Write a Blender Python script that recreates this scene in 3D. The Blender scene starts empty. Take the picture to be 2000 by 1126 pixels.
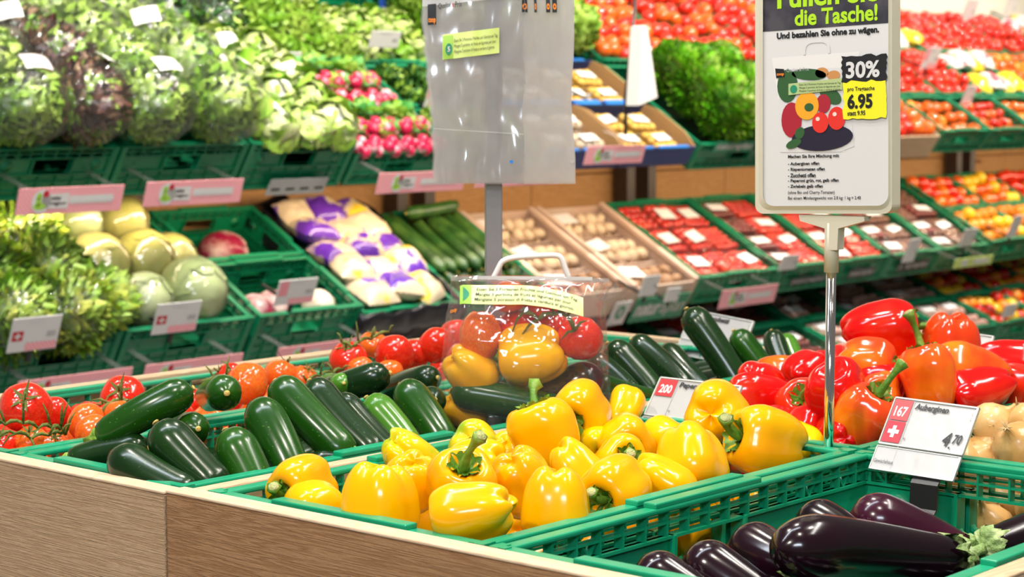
import bpy, bmesh, math, random
import numpy as np
from mathutils import Vector, Matrix, noise as mn
R = math.radians
random.seed(7)
SC = bpy.context.scene
COL = SC.collection
# ------------------------------------------------------------------ camera, world, lights, exposure
HC = 1.25                                   # lens height above the floor (m)
F, CX, CY = 3864.0, 1000.0, 563.0
PIT, YAW = math.atan((CY-190.0)/F), R(40.9)
FW = np.array([math.cos(YAW)*math.cos(PIT), math.sin(YAW)*math.cos(PIT), -math.sin(PIT)])
RT = np.array([math.sin(YAW), -math.cos(YAW), 0.0])
UP = np.cross(RT, FW)
cam = bpy.data.cameras.new('camera'); camo = bpy.data.objects.new('camera', cam); COL.objects.link(camo)
camo.matrix_world = Matrix(((RT[0], UP[0], -FW[0], 0), (RT[1], UP[1], -FW[1], 0), (RT[2], UP[2], -FW[2], HC), (0, 0, 0, 1)))
cam.sensor_width = 36; cam.lens = F/2000*36; cam.clip_start = .05; cam.clip_end = 60
cam.dof.use_dof = True; cam.dof.focus_distance = 2.02; cam.dof.aperture_fstop = 10.5
SC.camera = camo
SC.view_settings.view_transform = 'Standard'; SC.view_settings.look = 'None'
SC.view_settings.exposure = -0.27; SC.view_settings.gamma = 1; SC.view_settings.use_curve_mapping = False
SC.cycles.transparent_max_bounces = 16; SC.cycles.max_bounces = 6; SC.cycles.diffuse_bounces = 3
SC.cycles.glossy_bounces = 3; SC.cycles.transmission_bounces = 4
SC.cycles.sample_clamp_indirect = 4.0; SC.cycles.caustics_reflective = False; SC.cycles.caustics_refractive = False
W = bpy.data.worlds.new('store_ambient'); SC.world = W; W.use_nodes = True
bg = W.node_tree.nodes['Background']; bg.inputs[0].default_value = (1.0, .93, .84, 1); bg.inputs[1].default_value = .19

def lamp(name, loc, aim, power, size=.12, col=(1, .92, .80), spot=75):
    l = bpy.data.lights.new(name, 'SPOT'); l.energy = power; l.color = col; l.shadow_soft_size = size
    l.spot_size = R(spot); l.spot_blend = .6
    o = bpy.data.objects.new(name, l); COL.objects.link(o); o.location = loc
    o.rotation_euler = (Vector(aim)-Vector(loc)).to_track_quat('-Z', 'Y').to_euler()
    o['label'] = 'ceiling track or added fill spotlight above the produce'; o['kind'] = 'helper'
def area(name, loc, aim, power, sx, sy, col=(1, .93, .83)):
    l = bpy.data.lights.new(name, 'AREA'); l.shape = 'RECTANGLE'; l.size = sx; l.size_y = sy; l.energy = power; l.color = col
    o = bpy.data.objects.new(name, l); COL.objects.link(o); o.location = loc
    o.rotation_euler = (Vector(aim)-Vector(loc)).to_track_quat('-Z', 'Y').to_euler(); o['kind'] = 'helper'
# track of spotlights over the island
for x, y in ((.9, .5), (1.3, 2.2), (2.3, .6), (2.4, 2.0)):
    lamp('ceiling_or_fill_spot', (x, y, 3.1), (x*.5+.85, y*.5+.65, .86), 88, .05)
lamp('ceiling_or_fill_spot', (-.9, .9, 2.9), (1.4, 1.3, .75), 190, .08, spot=50)  # added fill from the camera side, lifts the table's front boards
area('camera_side_fill_panel', (-1.7, -1.1, 2.9), (1.6, 1.3, .8), 95, 1.5, .5, (.80, .88, 1))  # made-up cool panel behind the lens: bag reflections and front fill
# spotlights washing the wall shelving
for i in range(7):
    lamp('shelf_spotlight', (2.6+i*1.15, 3.0, 3.3), (2.75+i*1.1, 4.5, 1.2), 270, .06, spot=80)
for i in range(4):
    lamp('aisle_or_fill_spot', (3.2+i*1.9, 1.6, 3.2), (3.3+i*1.8, 4.1, .75), 70, .08, spot=70)
for i in range(6):
    lamp('aisle_or_fill_spot', (2.6+i*1.3, 2.2, 2.9), (3.0+i*1.25, 4.3, 1.28), 120, .04, spot=42)  # extra fill, added to brighten the produce fronts on the upper shelf
# fluorescent strips over the aisle and the table, warm strip under the upper shelf
area('ceiling_light_strip', (1.0, 1.9, 3.2), (1.7, 1.5, .8), 46, .16, 2.4, (.82, .90, 1))
area('ceiling_light_strip', (2.6, .3, 3.2), (1.8, 1.2, .8), 38, 2.2, .16, (1, .95, .88))
area('shelf_light_strip', (6.1, 4.15, HC-.285), (6.1, 4.50, HC-.55), 25, 7.2, .03, (1, .74, .48))
# ------------------------------------------------------------------ helpers
def ray(px, py): return FW*F + RT*(px-CX) - UP*(py-CY)
def onY(px, py, Y): d = ray(px, py); p = d*(Y/d[1]); return Vector((p[0], p[1], p[2]+HC))
def onX(px, py, X): d = ray(px, py); p = d*(X/d[0]); return Vector((p[0], p[1], p[2]+HC))
def onZ(px, py, z): d = ray(px, py); p = d*((z-HC)/d[2]); return Vector((p[0], p[1], p[2]+HC))
def dirv(r, u, t):          # a direction given as right, up, towards the lens
    v = Vector(RT)*r + Vector((0, 0, 1))*u - Vector((FW[0], FW[1], 0)).normalized()*t
    return v.normalized()
TOP = HC-.39                # height of the island crates' rims

def tag(o, label=None, cat=None, group=None, kind=None):
    if label: o['label'] = label
    if cat: o['category'] = cat
    if group: o['group'] = group
    if kind: o['kind'] = kind
    return o
def empty(name, M=None, label=None, cat=None, group=None):
    o = bpy.data.objects.new(name, None); COL.objects.link(o); o.empty_display_size = .05
    if M is not None: o.matrix_world = M if isinstance(M, Matrix) else Matrix.Translation(M)
    return tag(o, label, cat, group)
def link(name, me, parent=None, M=None):
    o = bpy.data.objects.new(name, me); COL.objects.link(o)
    if parent: o.parent = parent; KIDS.setdefault(parent.name, []).append(o)
    if M is not None: o.matrix_local = M
    return o
def T(x, y, z): return Matrix.Translation((x, y, z))
def RX(a): return Matrix.Rotation(a, 4, 'X')
def RY(a): return Matrix.Rotation(a, 4, 'Y')
def RZ(a): return Matrix.Rotation(a, 4, 'Z')
def SCL(x, y=None, z=None):
    y = x if y is None else y; z = x if z is None else z
    return Matrix.Diagonal((x, y, z, 1))
def frame(zdir, spin=0.0):  # rotation taking local z to zdir
    return Vector(zdir).to_track_quat('Z', 'Y').to_matrix().to_4x4() @ RZ(spin)
def copy_tree(o, M=None, label=None, group=None, parent=None):
    c = o.copy(); COL.objects.link(c)
    if parent is not None: c.parent = parent; KIDS.setdefault(parent.name, []).append(c)
    if M is not None: c.matrix_world = M
    if label: c['label'] = label
    if group: c['group'] = group
    for ch in list(KIDS.get(o.name, ())): copy_tree(ch, parent=c)
    return c
KIDS = {}                   # the parts of each thing, so that a copy carries them all

class MB:
    def __init__(s): s.v = []; s.f = []; s.m = []; s.sm = []
    def add(s, vs, fs, mi=0, smooth=True):
        n = len(s.v); s.v += [tuple(v) for v in vs]
        s.f += [tuple(i+n for i in f) for f in fs]; s.m += [mi]*len(fs); s.sm += [smooth]*len(fs); return s
    def box(s, x0, x1, y0, y1, z0, z1, mi=0, M=None):
        vs = [Vector(p) for p in ((x0, y0, z0), (x1, y0, z0), (x1, y1, z0), (x0, y1, z0), (x0, y0, z1), (x1, y0, z1), (x1, y1, z1), (x0, y1, z1))]
        if M is not None: vs = [M @ v for v in vs]
        return s.add(vs, ((0, 3, 2, 1), (4, 5, 6, 7), (0, 1, 5, 4), (1, 2, 6, 5), (2, 3, 7, 6), (3, 0, 4, 7)), mi, False)
    def bbox(s, x0, x1, y0, y1, z0, z1, b=.003, mi=0, M=None):   # box with chamfered edges
        bm = bmesh.new(); bmesh.ops.create_cube(bm, size=1)
        for v in bm.verts:
            v.co = Vector(((x0+x1)/2+v.co.x*(x1-x0), (y0+y1)/2+v.co.y*(y1-y0), (z0+z1)/2+v.co.z*(z1-z0)))
        b = min(b, .45*min(abs(x1-x0), abs(y1-y0), abs(z1-z0)))
        bmesh.ops.bevel(bm, geom=list(bm.edges), offset=b, segments=2, profile=.5, affect='EDGES')
        bm.verts.index_update(); vs = [(M @ v.co if M is not None else v.co.copy()) for v in bm.verts]
        fs = [tuple(v.index for v in f.verts) for f in bm.faces]; bm.free()
        return s.add(vs, fs, mi, False)
    def tube(s, pts, rad, n=10, mi=0, cap=True, sq=None, up=None):
        pts = [Vector(p) for p in pts]; N = len(pts)
        if not hasattr(rad, '__len__'): rad = [rad]*N
        vs = []; fs = []
        t = (pts[1]-pts[0]).normalized()
        a = (Vector(up) if up else (Vector((0, 0, 1)) if abs(t.z) < .9 else Vector((1, 0, 0))))
        a = (a-t*a.dot(t)).normalized()
        for i, p in enumerate(pts):
            t = (pts[min(i+1, N-1)]-pts[max(i-1, 0)]).normalized()
            a = (a-t*a.dot(t)).normalized(); b = t.cross(a)
            for k in range(n):
                q = 2*math.pi*k/n; rr = rad[i]*(sq(q, i/(N-1)) if sq else 1)
                vs.append(p+a*math.cos(q)*rr+b*math.sin(q)*rr)
        for i in range(N-1):
            for k in range(n):
                k2 = (k+1) % n; fs.append((i*n+k, i*n+k2, (i+1)*n+k2, (i+1)*n+k))
        if cap: fs.append(tuple(range(n-1, -1, -1))); fs.append(tuple((N-1)*n+k for k in range(n)))
        return s.add(vs, fs, mi)
    def grid(s, fn, nu, nv, mi=0, wrap=False, smooth=True):
        vs = [fn(i/nu, j/nv) for j in range(nv+1) for i in range(nu+(0 if wrap else 1))]
        w = nu if wrap else nu+1; fs = []
        for j in range(nv):
            for i in range(nu):
                i2 = (i+1) % w if wrap else i+1
                fs.append((j*w+i, j*w+i2, (j+1)*w+i2, (j+1)*w+i))
        return s.add(vs, fs, mi, smooth)
    def ball(s, c, r, nu=10, nv=7, mi=0, M=None, fn=None):
        c = Vector(c)
        if not hasattr(r, '__len__'): r = (r, r, r)
        def g(u, v):
            a = 2*math.pi*u; b = math.pi*v
            p = Vector((math.sin(b)*math.cos(a), math.sin(b)*math.sin(a), -math.cos(b)))
            k = fn(p) if fn else 1
            p = Vector((p.x*r[0]*k, p.y*r[1]*k, p.z*r[2]*k))
            return c+((M @ p) if M is not None else p)
        return s.grid(g, nu, nv, mi, wrap=True)
    def poly(s, pts, mi=0): return s.add(pts, (tuple(range(len(pts))),), mi, False)
    def mesh(s, name, mats):
        me = bpy.data.meshes.new(name); me.from_pydata(s.v, [], s.f)
        for m in (mats if isinstance(mats, (list, tuple)) else [mats]): me.materials.append(m)
        me.polygons.foreach_set('material_index', s.m); me.polygons.foreach_set('use_smooth', s.sm)
        me.update(); return me
    def build(s, name, mats, parent=None, M=None): return link(name, s.mesh(name, mats), parent, M)

# ------------------------------------------------------------------ materials
def mat(name, col, rough=.5, spec=.5, metal=0, coat=0, bump=None, var=None, sss=0, trans=0, alpha=None, emis=None):
    """var = (colour2, noise scale, low, high [, stretch xyz]); bump = (scale, strength [, stretch])"""
    m = bpy.data.materials.new(name); m.use_nodes = True; nt = m.node_tree; N = nt.nodes; L = nt.links
    b = N['Principled BSDF']; b.inputs['Base Color'].default_value = (*col, 1); b.inputs['Roughness'].default_value = rough
    b.inputs['Specular IOR Level'].default_value = spec; b.inputs['Metallic'].default_value = metal
    b.inputs['Coat Weight'].default_value = coat; b.inputs['Coat Roughness'].default_value = .08
    if sss: b.inputs['Subsurface Weight'].default_value = sss; b.inputs['Subsurface Radius'].default_value = (.01, .006, .002); b.inputs['Subsurface Scale'].default_value = 1
    if trans: b.inputs['Transmission Weight'].default_value = trans
    if emis: b.inputs['Emission Color'].default_value = (*col, 1); b.inputs['Emission Strength'].default_value = emis
    tc = N.new('ShaderNodeTexCoord')
    def coord(st):
        mp = N.new('ShaderNodeMapping'); L.new(tc.outputs['Object'], mp.inputs[0]); mp.inputs['Scale'].default_value = st or (1, 1, 1)
        oi = N.new('ShaderNodeObjectInfo'); ad = N.new('ShaderNodeVectorMath'); ad.operation = 'ADD'
        sc = N.new('ShaderNodeMath'); sc.operation = 'MULTIPLY'; sc.inputs[1].default_value = 37.0
        L.new(oi.outputs['Random'], sc.inputs[0]); L.new(mp.outputs[0], ad.inputs[0]); L.new(sc.outputs[0], ad.inputs[1])
        return ad.outputs[0]
    src = None
    if var:
        for v in (var if isinstance(var, list) else [var]):
            nz = N.new('ShaderNodeTexNoise'); nz.inputs['Scale'].default_value = v[1]; nz.inputs['Detail'].default_value = 4
            L.new(coord(v[4] if len(v) > 4 else None), nz.inputs['Vector'])
            mr = N.new('ShaderNodeMapRange'); mr.inputs['From Min'].default_value = v[2]; mr.inputs['From Max'].default_value = v[3]
            L.new(nz.outputs['Fac'], mr.inputs[0])
            mx = N.new('ShaderNodeMix'); mx.data_type = 'RGBA'; L.new(mr.outputs[0], mx.inputs[0])
            if src is None: mx.inputs[6].default_value = (*col, 1)
            else: L.new(src, mx.inputs[6])
            mx.inputs[7].default_value = (*v[0], 1); src = mx.outputs[2]
        L.new(src, b.inputs['Base Color'])
    if bump:
        nz = N.new('ShaderNodeTexNoise'); nz.inputs['Scale'].default_value = bump[0]; nz.inputs['Detail'].default_value = 3
        L.new(coord(bump[2] if len(bump) > 2 else None), nz.inputs['Vector'])
        bp = N.new('ShaderNodeBump'); bp.inputs['Strength'].default_value = bump[1]; bp.inputs['Distance'].default_value = .01
        L.new(nz.outputs['Fac'], bp.inputs['Height']); L.new(bp.outputs[0], b.inputs['Normal'])
    return m
def film(name, tint=(1, 1, 1), haze=.06, rough=.06, bump=(40, .6), gl=.25, hazecol=(.9, .9, .9), fr=.42):
    m = bpy.data.materials.new(name); m.use_nodes = True; nt = m.node_tree; N = nt.nodes; L = nt.links; N.clear()
    out = N.new('ShaderNodeOutputMaterial'); tr = N.new('ShaderNodeBsdfTransparent'); tr.inputs[0].default_value = (*tint, 1)
    g = N.new('ShaderNodeBsdfGlossy'); g.inputs['Roughness'].default_value = rough; d = N.new('ShaderNodeBsdfDiffuse'); d.inputs[0].default_value = (*hazecol, 1)
    tl = N.new('ShaderNodeBsdfTranslucent'); tl.inputs[0].default_value = (*hazecol, 1)
    md = N.new('ShaderNodeMixShader'); md.inputs[0].default_value = .5; L.new(d.outputs[0], md.inputs[1]); L.new(tl.outputs[0], md.inputs[2])
    m1 = N.new('ShaderNodeMixShader'); m1.inputs[0].default_value = haze; L.new(tr.outputs[0], m1.inputs[1]); L.new(md.outputs[0], m1.inputs[2])
    lw = N.new('ShaderNodeLayerWeight'); lw.inputs[0].default_value = .25
    ma = N.new('ShaderNodeMath'); ma.operation = 'MULTIPLY_ADD'; ma.inputs[1].default_value = fr; ma.inputs[2].default_value = gl*.22; ma.use_clamp = True
    m2 = N.new('ShaderNodeMixShader'); L.new(lw.outputs['Fresnel'], ma.inputs[0]); L.new(ma.outputs[0], m2.inputs[0])
    L.new(m1.outputs[0], m2.inputs[1]); L.new(g.outputs[0], m2.inputs[2]); L.new(m2.outputs[0], out.inputs[0])
    tc = N.new('ShaderNodeTexCoord'); nz = N.new('ShaderNodeTexNoise'); nz.inputs['Scale'].default_value = bump[0]; nz.inputs['Detail'].default_value = 2
    mp = N.new('ShaderNodeMapping'); mp.inputs['Scale'].default_value = bump[2] if len(bump) > 2 else (1, 1, 1)
    L.new(tc.outputs['Object'], mp.inputs[0]); L.new(mp.outputs[0], nz.inputs['Vector'])
    bp = N.new('ShaderNodeBump'); bp.inputs['Strength'].default_value = bump[1]; bp.inputs['Distance'].default_value = .02; L.new(nz.outputs['Fac'], bp.inputs['Height'])
    L.new(bp.outputs[0], g.inputs['Normal']); L.new(bp.outputs[0], lw.inputs['Normal'])
    return m
def wood(name, c1, c2, stretch, rough=.7, bump=.5, dark=(.12, .06, .03), knot=True):
    """sawn softwood: grain runs along the axis with the small stretch value"""
    m = mat(name, c1, rough, .25); nt = m.node_tree; N = nt.nodes; L = nt.links; b = N['Principled BSDF']
    tc = N.new('ShaderNodeTexCoord'); oi = N.new('ShaderNodeObjectInfo')
    mu = N.new('ShaderNodeMath'); mu.operation = 'MULTIPLY'; mu.inputs[1].default_value = 11; L.new(oi.outputs['Random'], mu.inputs[0])
    ad = N.new('ShaderNodeVectorMath'); ad.operation = 'ADD'; L.new(tc.outputs['Object'], ad.inputs[0]); L.new(mu.outputs[0], ad.inputs[1])
    mp = N.new('ShaderNodeMapping'); mp.inputs['Scale'].default_value = stretch; L.new(ad.outputs[0], mp.inputs[0])
    big = N.new('ShaderNodeTexNoise'); big.inputs['Scale'].default_value = 1.3; big.inputs['Detail'].default_value = 2; big.inputs['Distortion'].default_value = .4
    L.new(mp.outputs[0], big.inputs['Vector'])
    ring = N.new('ShaderNodeMath'); ring.operation = 'MULTIPLY'; ring.inputs[1].default_value = 62; L.new(big.outputs['Fac'], ring.inputs[0])
    sn = N.new('ShaderNodeMath'); sn.operation = 'SINE'; L.new(ring.outputs[0], sn.inputs[0])
    fine = N.new('ShaderNodeTexNoise'); fine.inputs['Scale'].default_value = 26; fine.inputs['Detail'].default_value = 5; L.new(mp.outputs[0], fine.inputs['Vector'])
    s1 = N.new('ShaderNodeMapRange'); s1.inputs['From Min'].default_value = -1; s1.inputs['From Max'].default_value = 1; L.new(sn.outputs[0], s1.inputs[0])
    mm = N.new('ShaderNodeMath'); mm.operation = 'MULTIPLY'; L.new(s1.outputs[0], mm.inputs[0]); L.new(fine.outputs['Fac'], mm.inputs[1])
    cr = N.new('ShaderNodeMix'); cr.data_type = 'RGBA'; L.new(mm.outputs[0], cr.inputs[0]); cr.inputs[6].default_value = (*c2, 1); cr.inputs[7].default_value = (*c1, 1)
    last = cr.outputs[2]
    if knot:
        vo = N.new('ShaderNodeTexVoronoi'); vo.inputs['Scale'].default_value = 1.0
        mk = N.new('ShaderNodeMapping'); mk.inputs['Scale'].default_value = [min(9, max(2.2, q*.5)) for q in stretch]; L.new(ad.outputs[0], mk.inputs[0]); L.new(mk.outputs[0], vo.inputs['Vector'])
        r = N.new('ShaderNodeMapRange'); r.inputs['From Min'].default_value = .12; r.inputs['From Max'].default_value = .05; L.new(vo.outputs['Distance'], r.inputs[0])
        k = N.new('ShaderNodeMix'); k.data_type = 'RGBA'; L.new(r.outputs[0], k.inputs[0]); L.new(last, k.inputs[6]); k.inputs[7].default_value = (*dark, 1); last = k.outputs[2]
    L.new(last, b.inputs['Base Color'])
    bp = N.new('ShaderNodeBump'); bp.inputs['Strength'].default_value = bump; bp.inputs['Distance'].default_value = .004
    a2 = N.new('ShaderNodeMath'); a2.operation = 'MULTIPLY_ADD'; a2.inputs[1].default_value = .35; L.new(s1.outputs[0], a2.inputs[0]); L.new(fine.outputs['Fac'], a2.inputs[2])
    L.new(a2.outputs[0], bp.inputs['Height']); L.new(bp.outputs[0], b.inputs['Normal'])
    return m
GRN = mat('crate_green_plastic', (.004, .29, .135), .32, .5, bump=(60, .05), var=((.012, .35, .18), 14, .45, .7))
GRND = mat('shaded_crate_green_plastic', (.003, .20, .085), .38, .5, bump=(60, .05))  # same plastic as GRN, the shelf's dimmer light put into the colour
BLK = mat('black_plastic', (.012, .011, .012), .4)
DKM = mat('dark_brown_metal', (.035, .022, .018), .5)
WHT = mat('white_card', (.66, .645, .63), .45)
CREAM = mat('cream_plastic', (.62, .58, .45), .4, bump=(90, .03))
GREY = mat('brushed_grey_steel', (.36, .37, .38), .35, metal=.6)
CHR = mat('chrome', (.85, .85, .86), .08, metal=1)
INK = mat('black_print', (.012, .012, .014), .5)
REDP = mat('red_print', (.50, .01, .03), .5)
PINK = mat('pink_gingham_print', (.80, .30, .34), .5)
YELP = mat('yellow_print', (.85, .78, .02), .5)
LIME = mat('lime_print', (.62, .74, .20), .45)
LIMED = mat('light_green_print', (.33, .58, .06), .5)
DGR = mat('dark_green_print', (.02, .25, .13), .5)
ORP = mat('orange_print', (.9, .25, .02), .5)
GREYP = mat('grey_print', (.42, .42, .42), .5)
LGP = mat('pale_grey_print', (.66, .66, .66), .5)
CLEAR = film('clear_plastic_holder', haze=.10, rough=.12, bump=(15, .08), gl=.5)
WOODL = wood('pale_sawn_board', (.80, .55, .34), (.60, .38, .21), (75, 2.2, 75), bump=1.0, knot=False)
WOODR = wood('tan_sawn_board', (.66, .38, .19), (.42, .21, .09), (75, 2.6, 75), bump=1.0)
WOODT = wood('cut_wood_edge', (.78, .60, .42), (.62, .43, .27), (40, 5, 40), bump=.15, knot=False)
WOODX = wood('cut_wood_edge_lengthwise', (.72, .54, .36), (.54, .37, .22), (5, 40, 40), bump=.2, knot=False)
WOODB = wood('shelf_back_pine', (.60, .34, .15), (.42, .22, .085), (3.5, 30, 30), bump=.1, dark=(.16, .06, .02))
CARD = mat('brown_cardboard', (.50, .29, .12), .8)
CARDL = mat('pale_fibre_box', (.60, .42, .32), .8, var=((.66, .52, .42), 6, .4, .7))
BLUE = mat('blue_printed_card', (.012, .035, .16), .5)
BLUEL = mat('bright_blue_edge', (.02, .22, .72), .5)
WALLM = mat('cream_wall_paint', (.80, .72, .60), .8)
FLOORM = mat('floor_tile', (.30, .28, .26), .4, var=((.36, .33, .3), 3, .4, .6))
# ------------------------------------------------------------------ text
def text_mesh(s, bold=0.0, shear=0.0):
    c = bpy.data.curves.new('lettering', 'FONT'); c.body = s; c.size = 1; c.offset = bold; c.resolution_u = 3; c.shear = shear
    o = bpy.data.objects.new('lettering', c); COL.objects.link(o)
    me = bpy.data.meshes.new_from_object(o.evaluated_get(bpy.context.evaluated_depsgraph_get()))
    bpy.data.objects.remove(o); bpy.data.curves.remove(c)
    n = len(me.vertices); co = np.empty(n*3); me.vertices.foreach_get('co', co)
    return me, co.reshape(-1, 3)
def text(s, m, warp, x0, y0, x1, y1, bold=.012, parent=None, name='lettering', shear=0.0, keep=True):
    """lettering fitted to the box x0..x1, y0..y1 of a surface; warp(x, y) gives the 3-D point"""
    me, co = text_mesh(s, bold, shear)
    if len(co) == 0: return None
    a, b = co.min(0), co.max(0)
    fx = (co[:, 0]-a[0])/max(b[0]-a[0], 1e-6); fy = (co[:, 1]-a[1])/max(b[1]-a[1], 1e-6)
    out = np.array([warp(x0+(x1-x0)*u, y0+(y1-y0)*v) for u, v in zip(fx, fy)])
    me.vertices.foreach_set('co', out.ravel()); me.materials.clear(); me.materials.append(m); me.update()
    return link(name, me, parent)
# ------------------------------------------------------------------ the store shell
def struct(name, mb, m):
    o = mb.build(name, m); o['kind'] = 'structure'; return o
struct('floor', MB().box(-1, 13, -2, 5.0, -.05, 0), FLOORM)
wb = struct('wall_back', MB().box(-1, 13, 4.93, 5.0, 0, 3.4), WALLM)
# pine boarding behind the shelves: boards laid end to end and one above another
fr = MB(); 
for z in (.45, 1.0): fr.box(1.9, 10.6, 4.62, 4.66, z, z+.04)
tw = fr.build('trim_1', DKM); tw['kind'] = 'structure'
xs = [1.9, 3.0, 4.21, 5.42, 6.63, 7.84, 9.05, 10.6]
pm = {}
for r_ in range(7):
    for i in range(len(xs)-1):
        w = xs[i+1]-xs[i]-.004; key = round(w, 3)
        if key not in pm: pm[key] = MB().bbox(0, w, 0, .02, 0, .118, .003).mesh('plank', WOODB)
        link('plank', pm[key], tw, T(xs[i], 4.60, .36+r_*.122))
# dark uprights in pairs that carry the shelves
um = MB().box(-.024, .024, -.03, .03, 0, 1.235).mesh('shelf_upright', DKM)
for i, x in enumerate((3.445, 4.67, 5.90, 7.17, 8.44, 9.7)):
    for k in (0, 1):
        o = link('shelf_upright', um); o.location = (x+k*.132, 4.55, 0)
        tag(o, 'dark brown shelf upright, ' + ('left' if k == 0 else 'right') + ' post of the ' + ('first', 'second', 'third', 'fourth', 'fifth', 'sixth')[i] + ' pair counted from the left', 'upright')

# ------------------------------------------------------------------ crates
def crate_wall(L, h, solid=False, hole=True, tab=True):
    b = MB(); t = .0022
    B = lambda s0, s1, z0, z1, n0, n1: b.box(s0, s1, n0, n1, z0, z1)
    hw = .06 if L > .3 else .045
    b.bbox(-L/2, L/2, -.008, .008, h-.006, h, .002)
    if tab: b.bbox(-hw*1.5, hw*1.5, -.009, .007, h-.001, h+.005, .0015)
    B(-L/2, L/2, h-.018, h-.0155, -.005, .005)
    bt = h-.030; hh = min(.042, h*.34); bb = max(h*.36, h-.030-.046)
    B(-L/2, L/2, bt-.003, bt, -.006, .006)
    n = max(4, int(L/.034))
    for i in range(n+1):
        x = -L/2+L*i/n; B(x-.0011, x+.0011, bt, h-.004, -.0055, .0055)
    for k in (-1, 1):                                       # small diagonal stays in the lattice
        for q in (.30, .41):
            x = k*L*q
            for d in (-1, 1):
                b.box(-.0012, .0012, -.005, .003, 0, .017, M=T(x, 0, bt) @ RY(d*.7))
    if hole:
        B(-L/2, -hw, bb, bt, -t, t); B(hw, L/2, bb, bt, -t, t)
        r = .014
        for k in (-1, 1):                                   # frame and rounded corners of the hand hole
            B(k*hw-.002, k*hw+.002, bb, bt, -.009, .009)
            for z, zz in ((bb, 1), (bt, -1)):
                prev = None
                for j in range(5):
                    a = math.pi/2*j/4; p = (k*(hw-r+r*math.sin(a)), z+zz*(r-r*math.cos(a)))
                    if prev:
                        q = [(prev[0], prev[1]), p, (k*hw, z)]
                        b.add([(x, y, zz2) for y in (-.004, .004) for (x, zz2) in q], ((0, 1, 2), (5, 4, 3), (0, 3, 4, 1)), 0, False)
                    prev = p
        B(-hw, hw, bb-.003, bb, -.009, .009)
    else: B(-L/2, L/2, bb, bt, -t, t)
    B(-L/2, L/2, bb-.004, bb, -.007, .007)
    if solid: B(-L/2, L/2, .004, bb, -.001, .001)
    m = max(4, int(L/.05))
    for i in range(m+1):
        x = -L/2+L*i/m; B(x-.0013, x+.0013, 0, bb, -.006, .006)
    for z in ((bb*.33, bb*.66) if bb > .04 else (bb*.5,)): B(-L/2, L/2, z-.001, z+.001, -.005, .005)
    B(-L/2, L/2, 0, .008, -.008, .008)
    # round boss and small pegs pressed into the band
    for x in (-L*.36, L*.36):
        b.tube([(x, -.004, (bb+bt)/2), (x, .004, (bb+bt)/2)], .016 if L < .4 else .005, 16, cap=True)
    for k in (-1, 1): B(k*(L/2-.004)-.005, k*(L/2-.004)+.005, 0, h+.001, -.009, .009)
    return b
CW = {}
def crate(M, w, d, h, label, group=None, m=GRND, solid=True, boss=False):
    """M: centre of the crate's open top plane at the front edge; +y goes to its back, z up"""
    key = (w, d, h, m.name, solid)
    if key not in CW:
        base = MB(); base.box(-w/2, w/2, 0, d, -h, -h+.004)
        for i in range(6): base.box(-w/2, w/2, d*(i+.5)/6-.003, d*(i+.5)/6+.003, -h+.004, -h+.008)
        CW[key] = (crate_wall(w-.004, h, solid).mesh('crate_wall', m), crate_wall(d-.004, h, solid).mesh('crate_wall', m), base.mesh('crate_base', m))
    a, b, c = CW[key]
    r = empty('crate', M, label, 'crate', group)
    link('base', c, r)
    link('side_wall', a, r, T(0, .009, -h)); link('side_wall', a, r, T(0, d-.009, -h) @ RZ(math.pi))
    link('side_wall', b, r, T(w/2-.009, d/2, -h) @ RZ(math.pi/2)); link('side_wall', b, r, T(-w/2+.009, d/2, -h) @ RZ(-math.pi/2))
    return r

# ------------------------------------------------------------------ the island
def board(parent, name, x0, x1, y0, y1, z0, z1, m, b=.002):
    w = (x1-x0, y1-y0, z1-z0)
    return MB().bbox(-w[0]/2, w[0]/2, -w[1]/2, w[1]/2, -w[2]/2, w[2]/2, b).build(name, m, parent, T((x0+x1)/2, (y0+y1)/2, (z0+z1)/2))
XF = 1.236; XB = 2.55
tl = empty('display_table', (0, 0, 0), 'pale sawn wood display table under the left tomatoes and zucchini, dark seam on its right', 'table')
tr = empty('display_table', (0, 0, 0), 'tan sawn wood display table under the peppers, aubergines and onions', 'table')
zt = TOP+.002
board(tl, 'front_board', XF, XF+.024, 1.527, 2.19, zt-.31, zt-.004, WOODL); board(tl, 'front_board', XF, XF+.024, 1.527, 2.19, zt-.62, zt-.314, WOODL)
board(tl, 'back_board', XF+.025, XB, 2.166, 2.19, zt-.30, zt+.002, WOODX); board(tl, 'deck', XF+.024, XB, 1.533, 2.166, zt-.25, zt-.232, WOODX)
board(tl, 'top_edge', XF-.0005, XF+.0245, 1.527, 2.19, zt-.004, zt-.001, WOODT, .001)
board(tr, 'front_board', XF, XF+.024, .728, 1.525, zt-.31, zt-.002, WOODR); board(tr, 'front_board', XF, XF+.024, .728, 1.525, zt-.62, zt-.314, WOODR)
board(tr, 'top_edge', XF-.0005, XF+.0245, .728, 1.525, zt-.002, zt+.001, WOODT, .001)
board(tr, 'side_board', XF+.024, XB, .728, .750, zt-.31, zt-.002, WOODX); board(tr, 'top_edge', XF+.024, XB, .7275, .7505, zt-.002, zt+.001, WOODX, .001)
board(tr, 'divider', XF+.025, XB, 1.506, 1.525, zt-.20, zt-.002, WOODX); board(tr, 'deck', XF+.024, XB, .750, 1.506, zt-.25, zt-.232, WOODX)
board(tl, 'end_board', XB, XB+.022, 1.527, 2.19, zt-.30, zt+.002, WOODX); board(tr, 'end_board', XB, XB+.022, .728, 1.525, zt-.30, zt, WOODX)
for t, y0, y1 in ((tl, 1.56, 2.15), (tr, .77, 1.49)):
    for y in (y0, y1-.06): board(t, 'leg', XB-.07, XB, y, y+.06, 0, zt-.25, WOODX); board(t, 'leg', XF+.03, XF+.09, y, y+.06, 0, zt-.25, WOODX)
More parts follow.
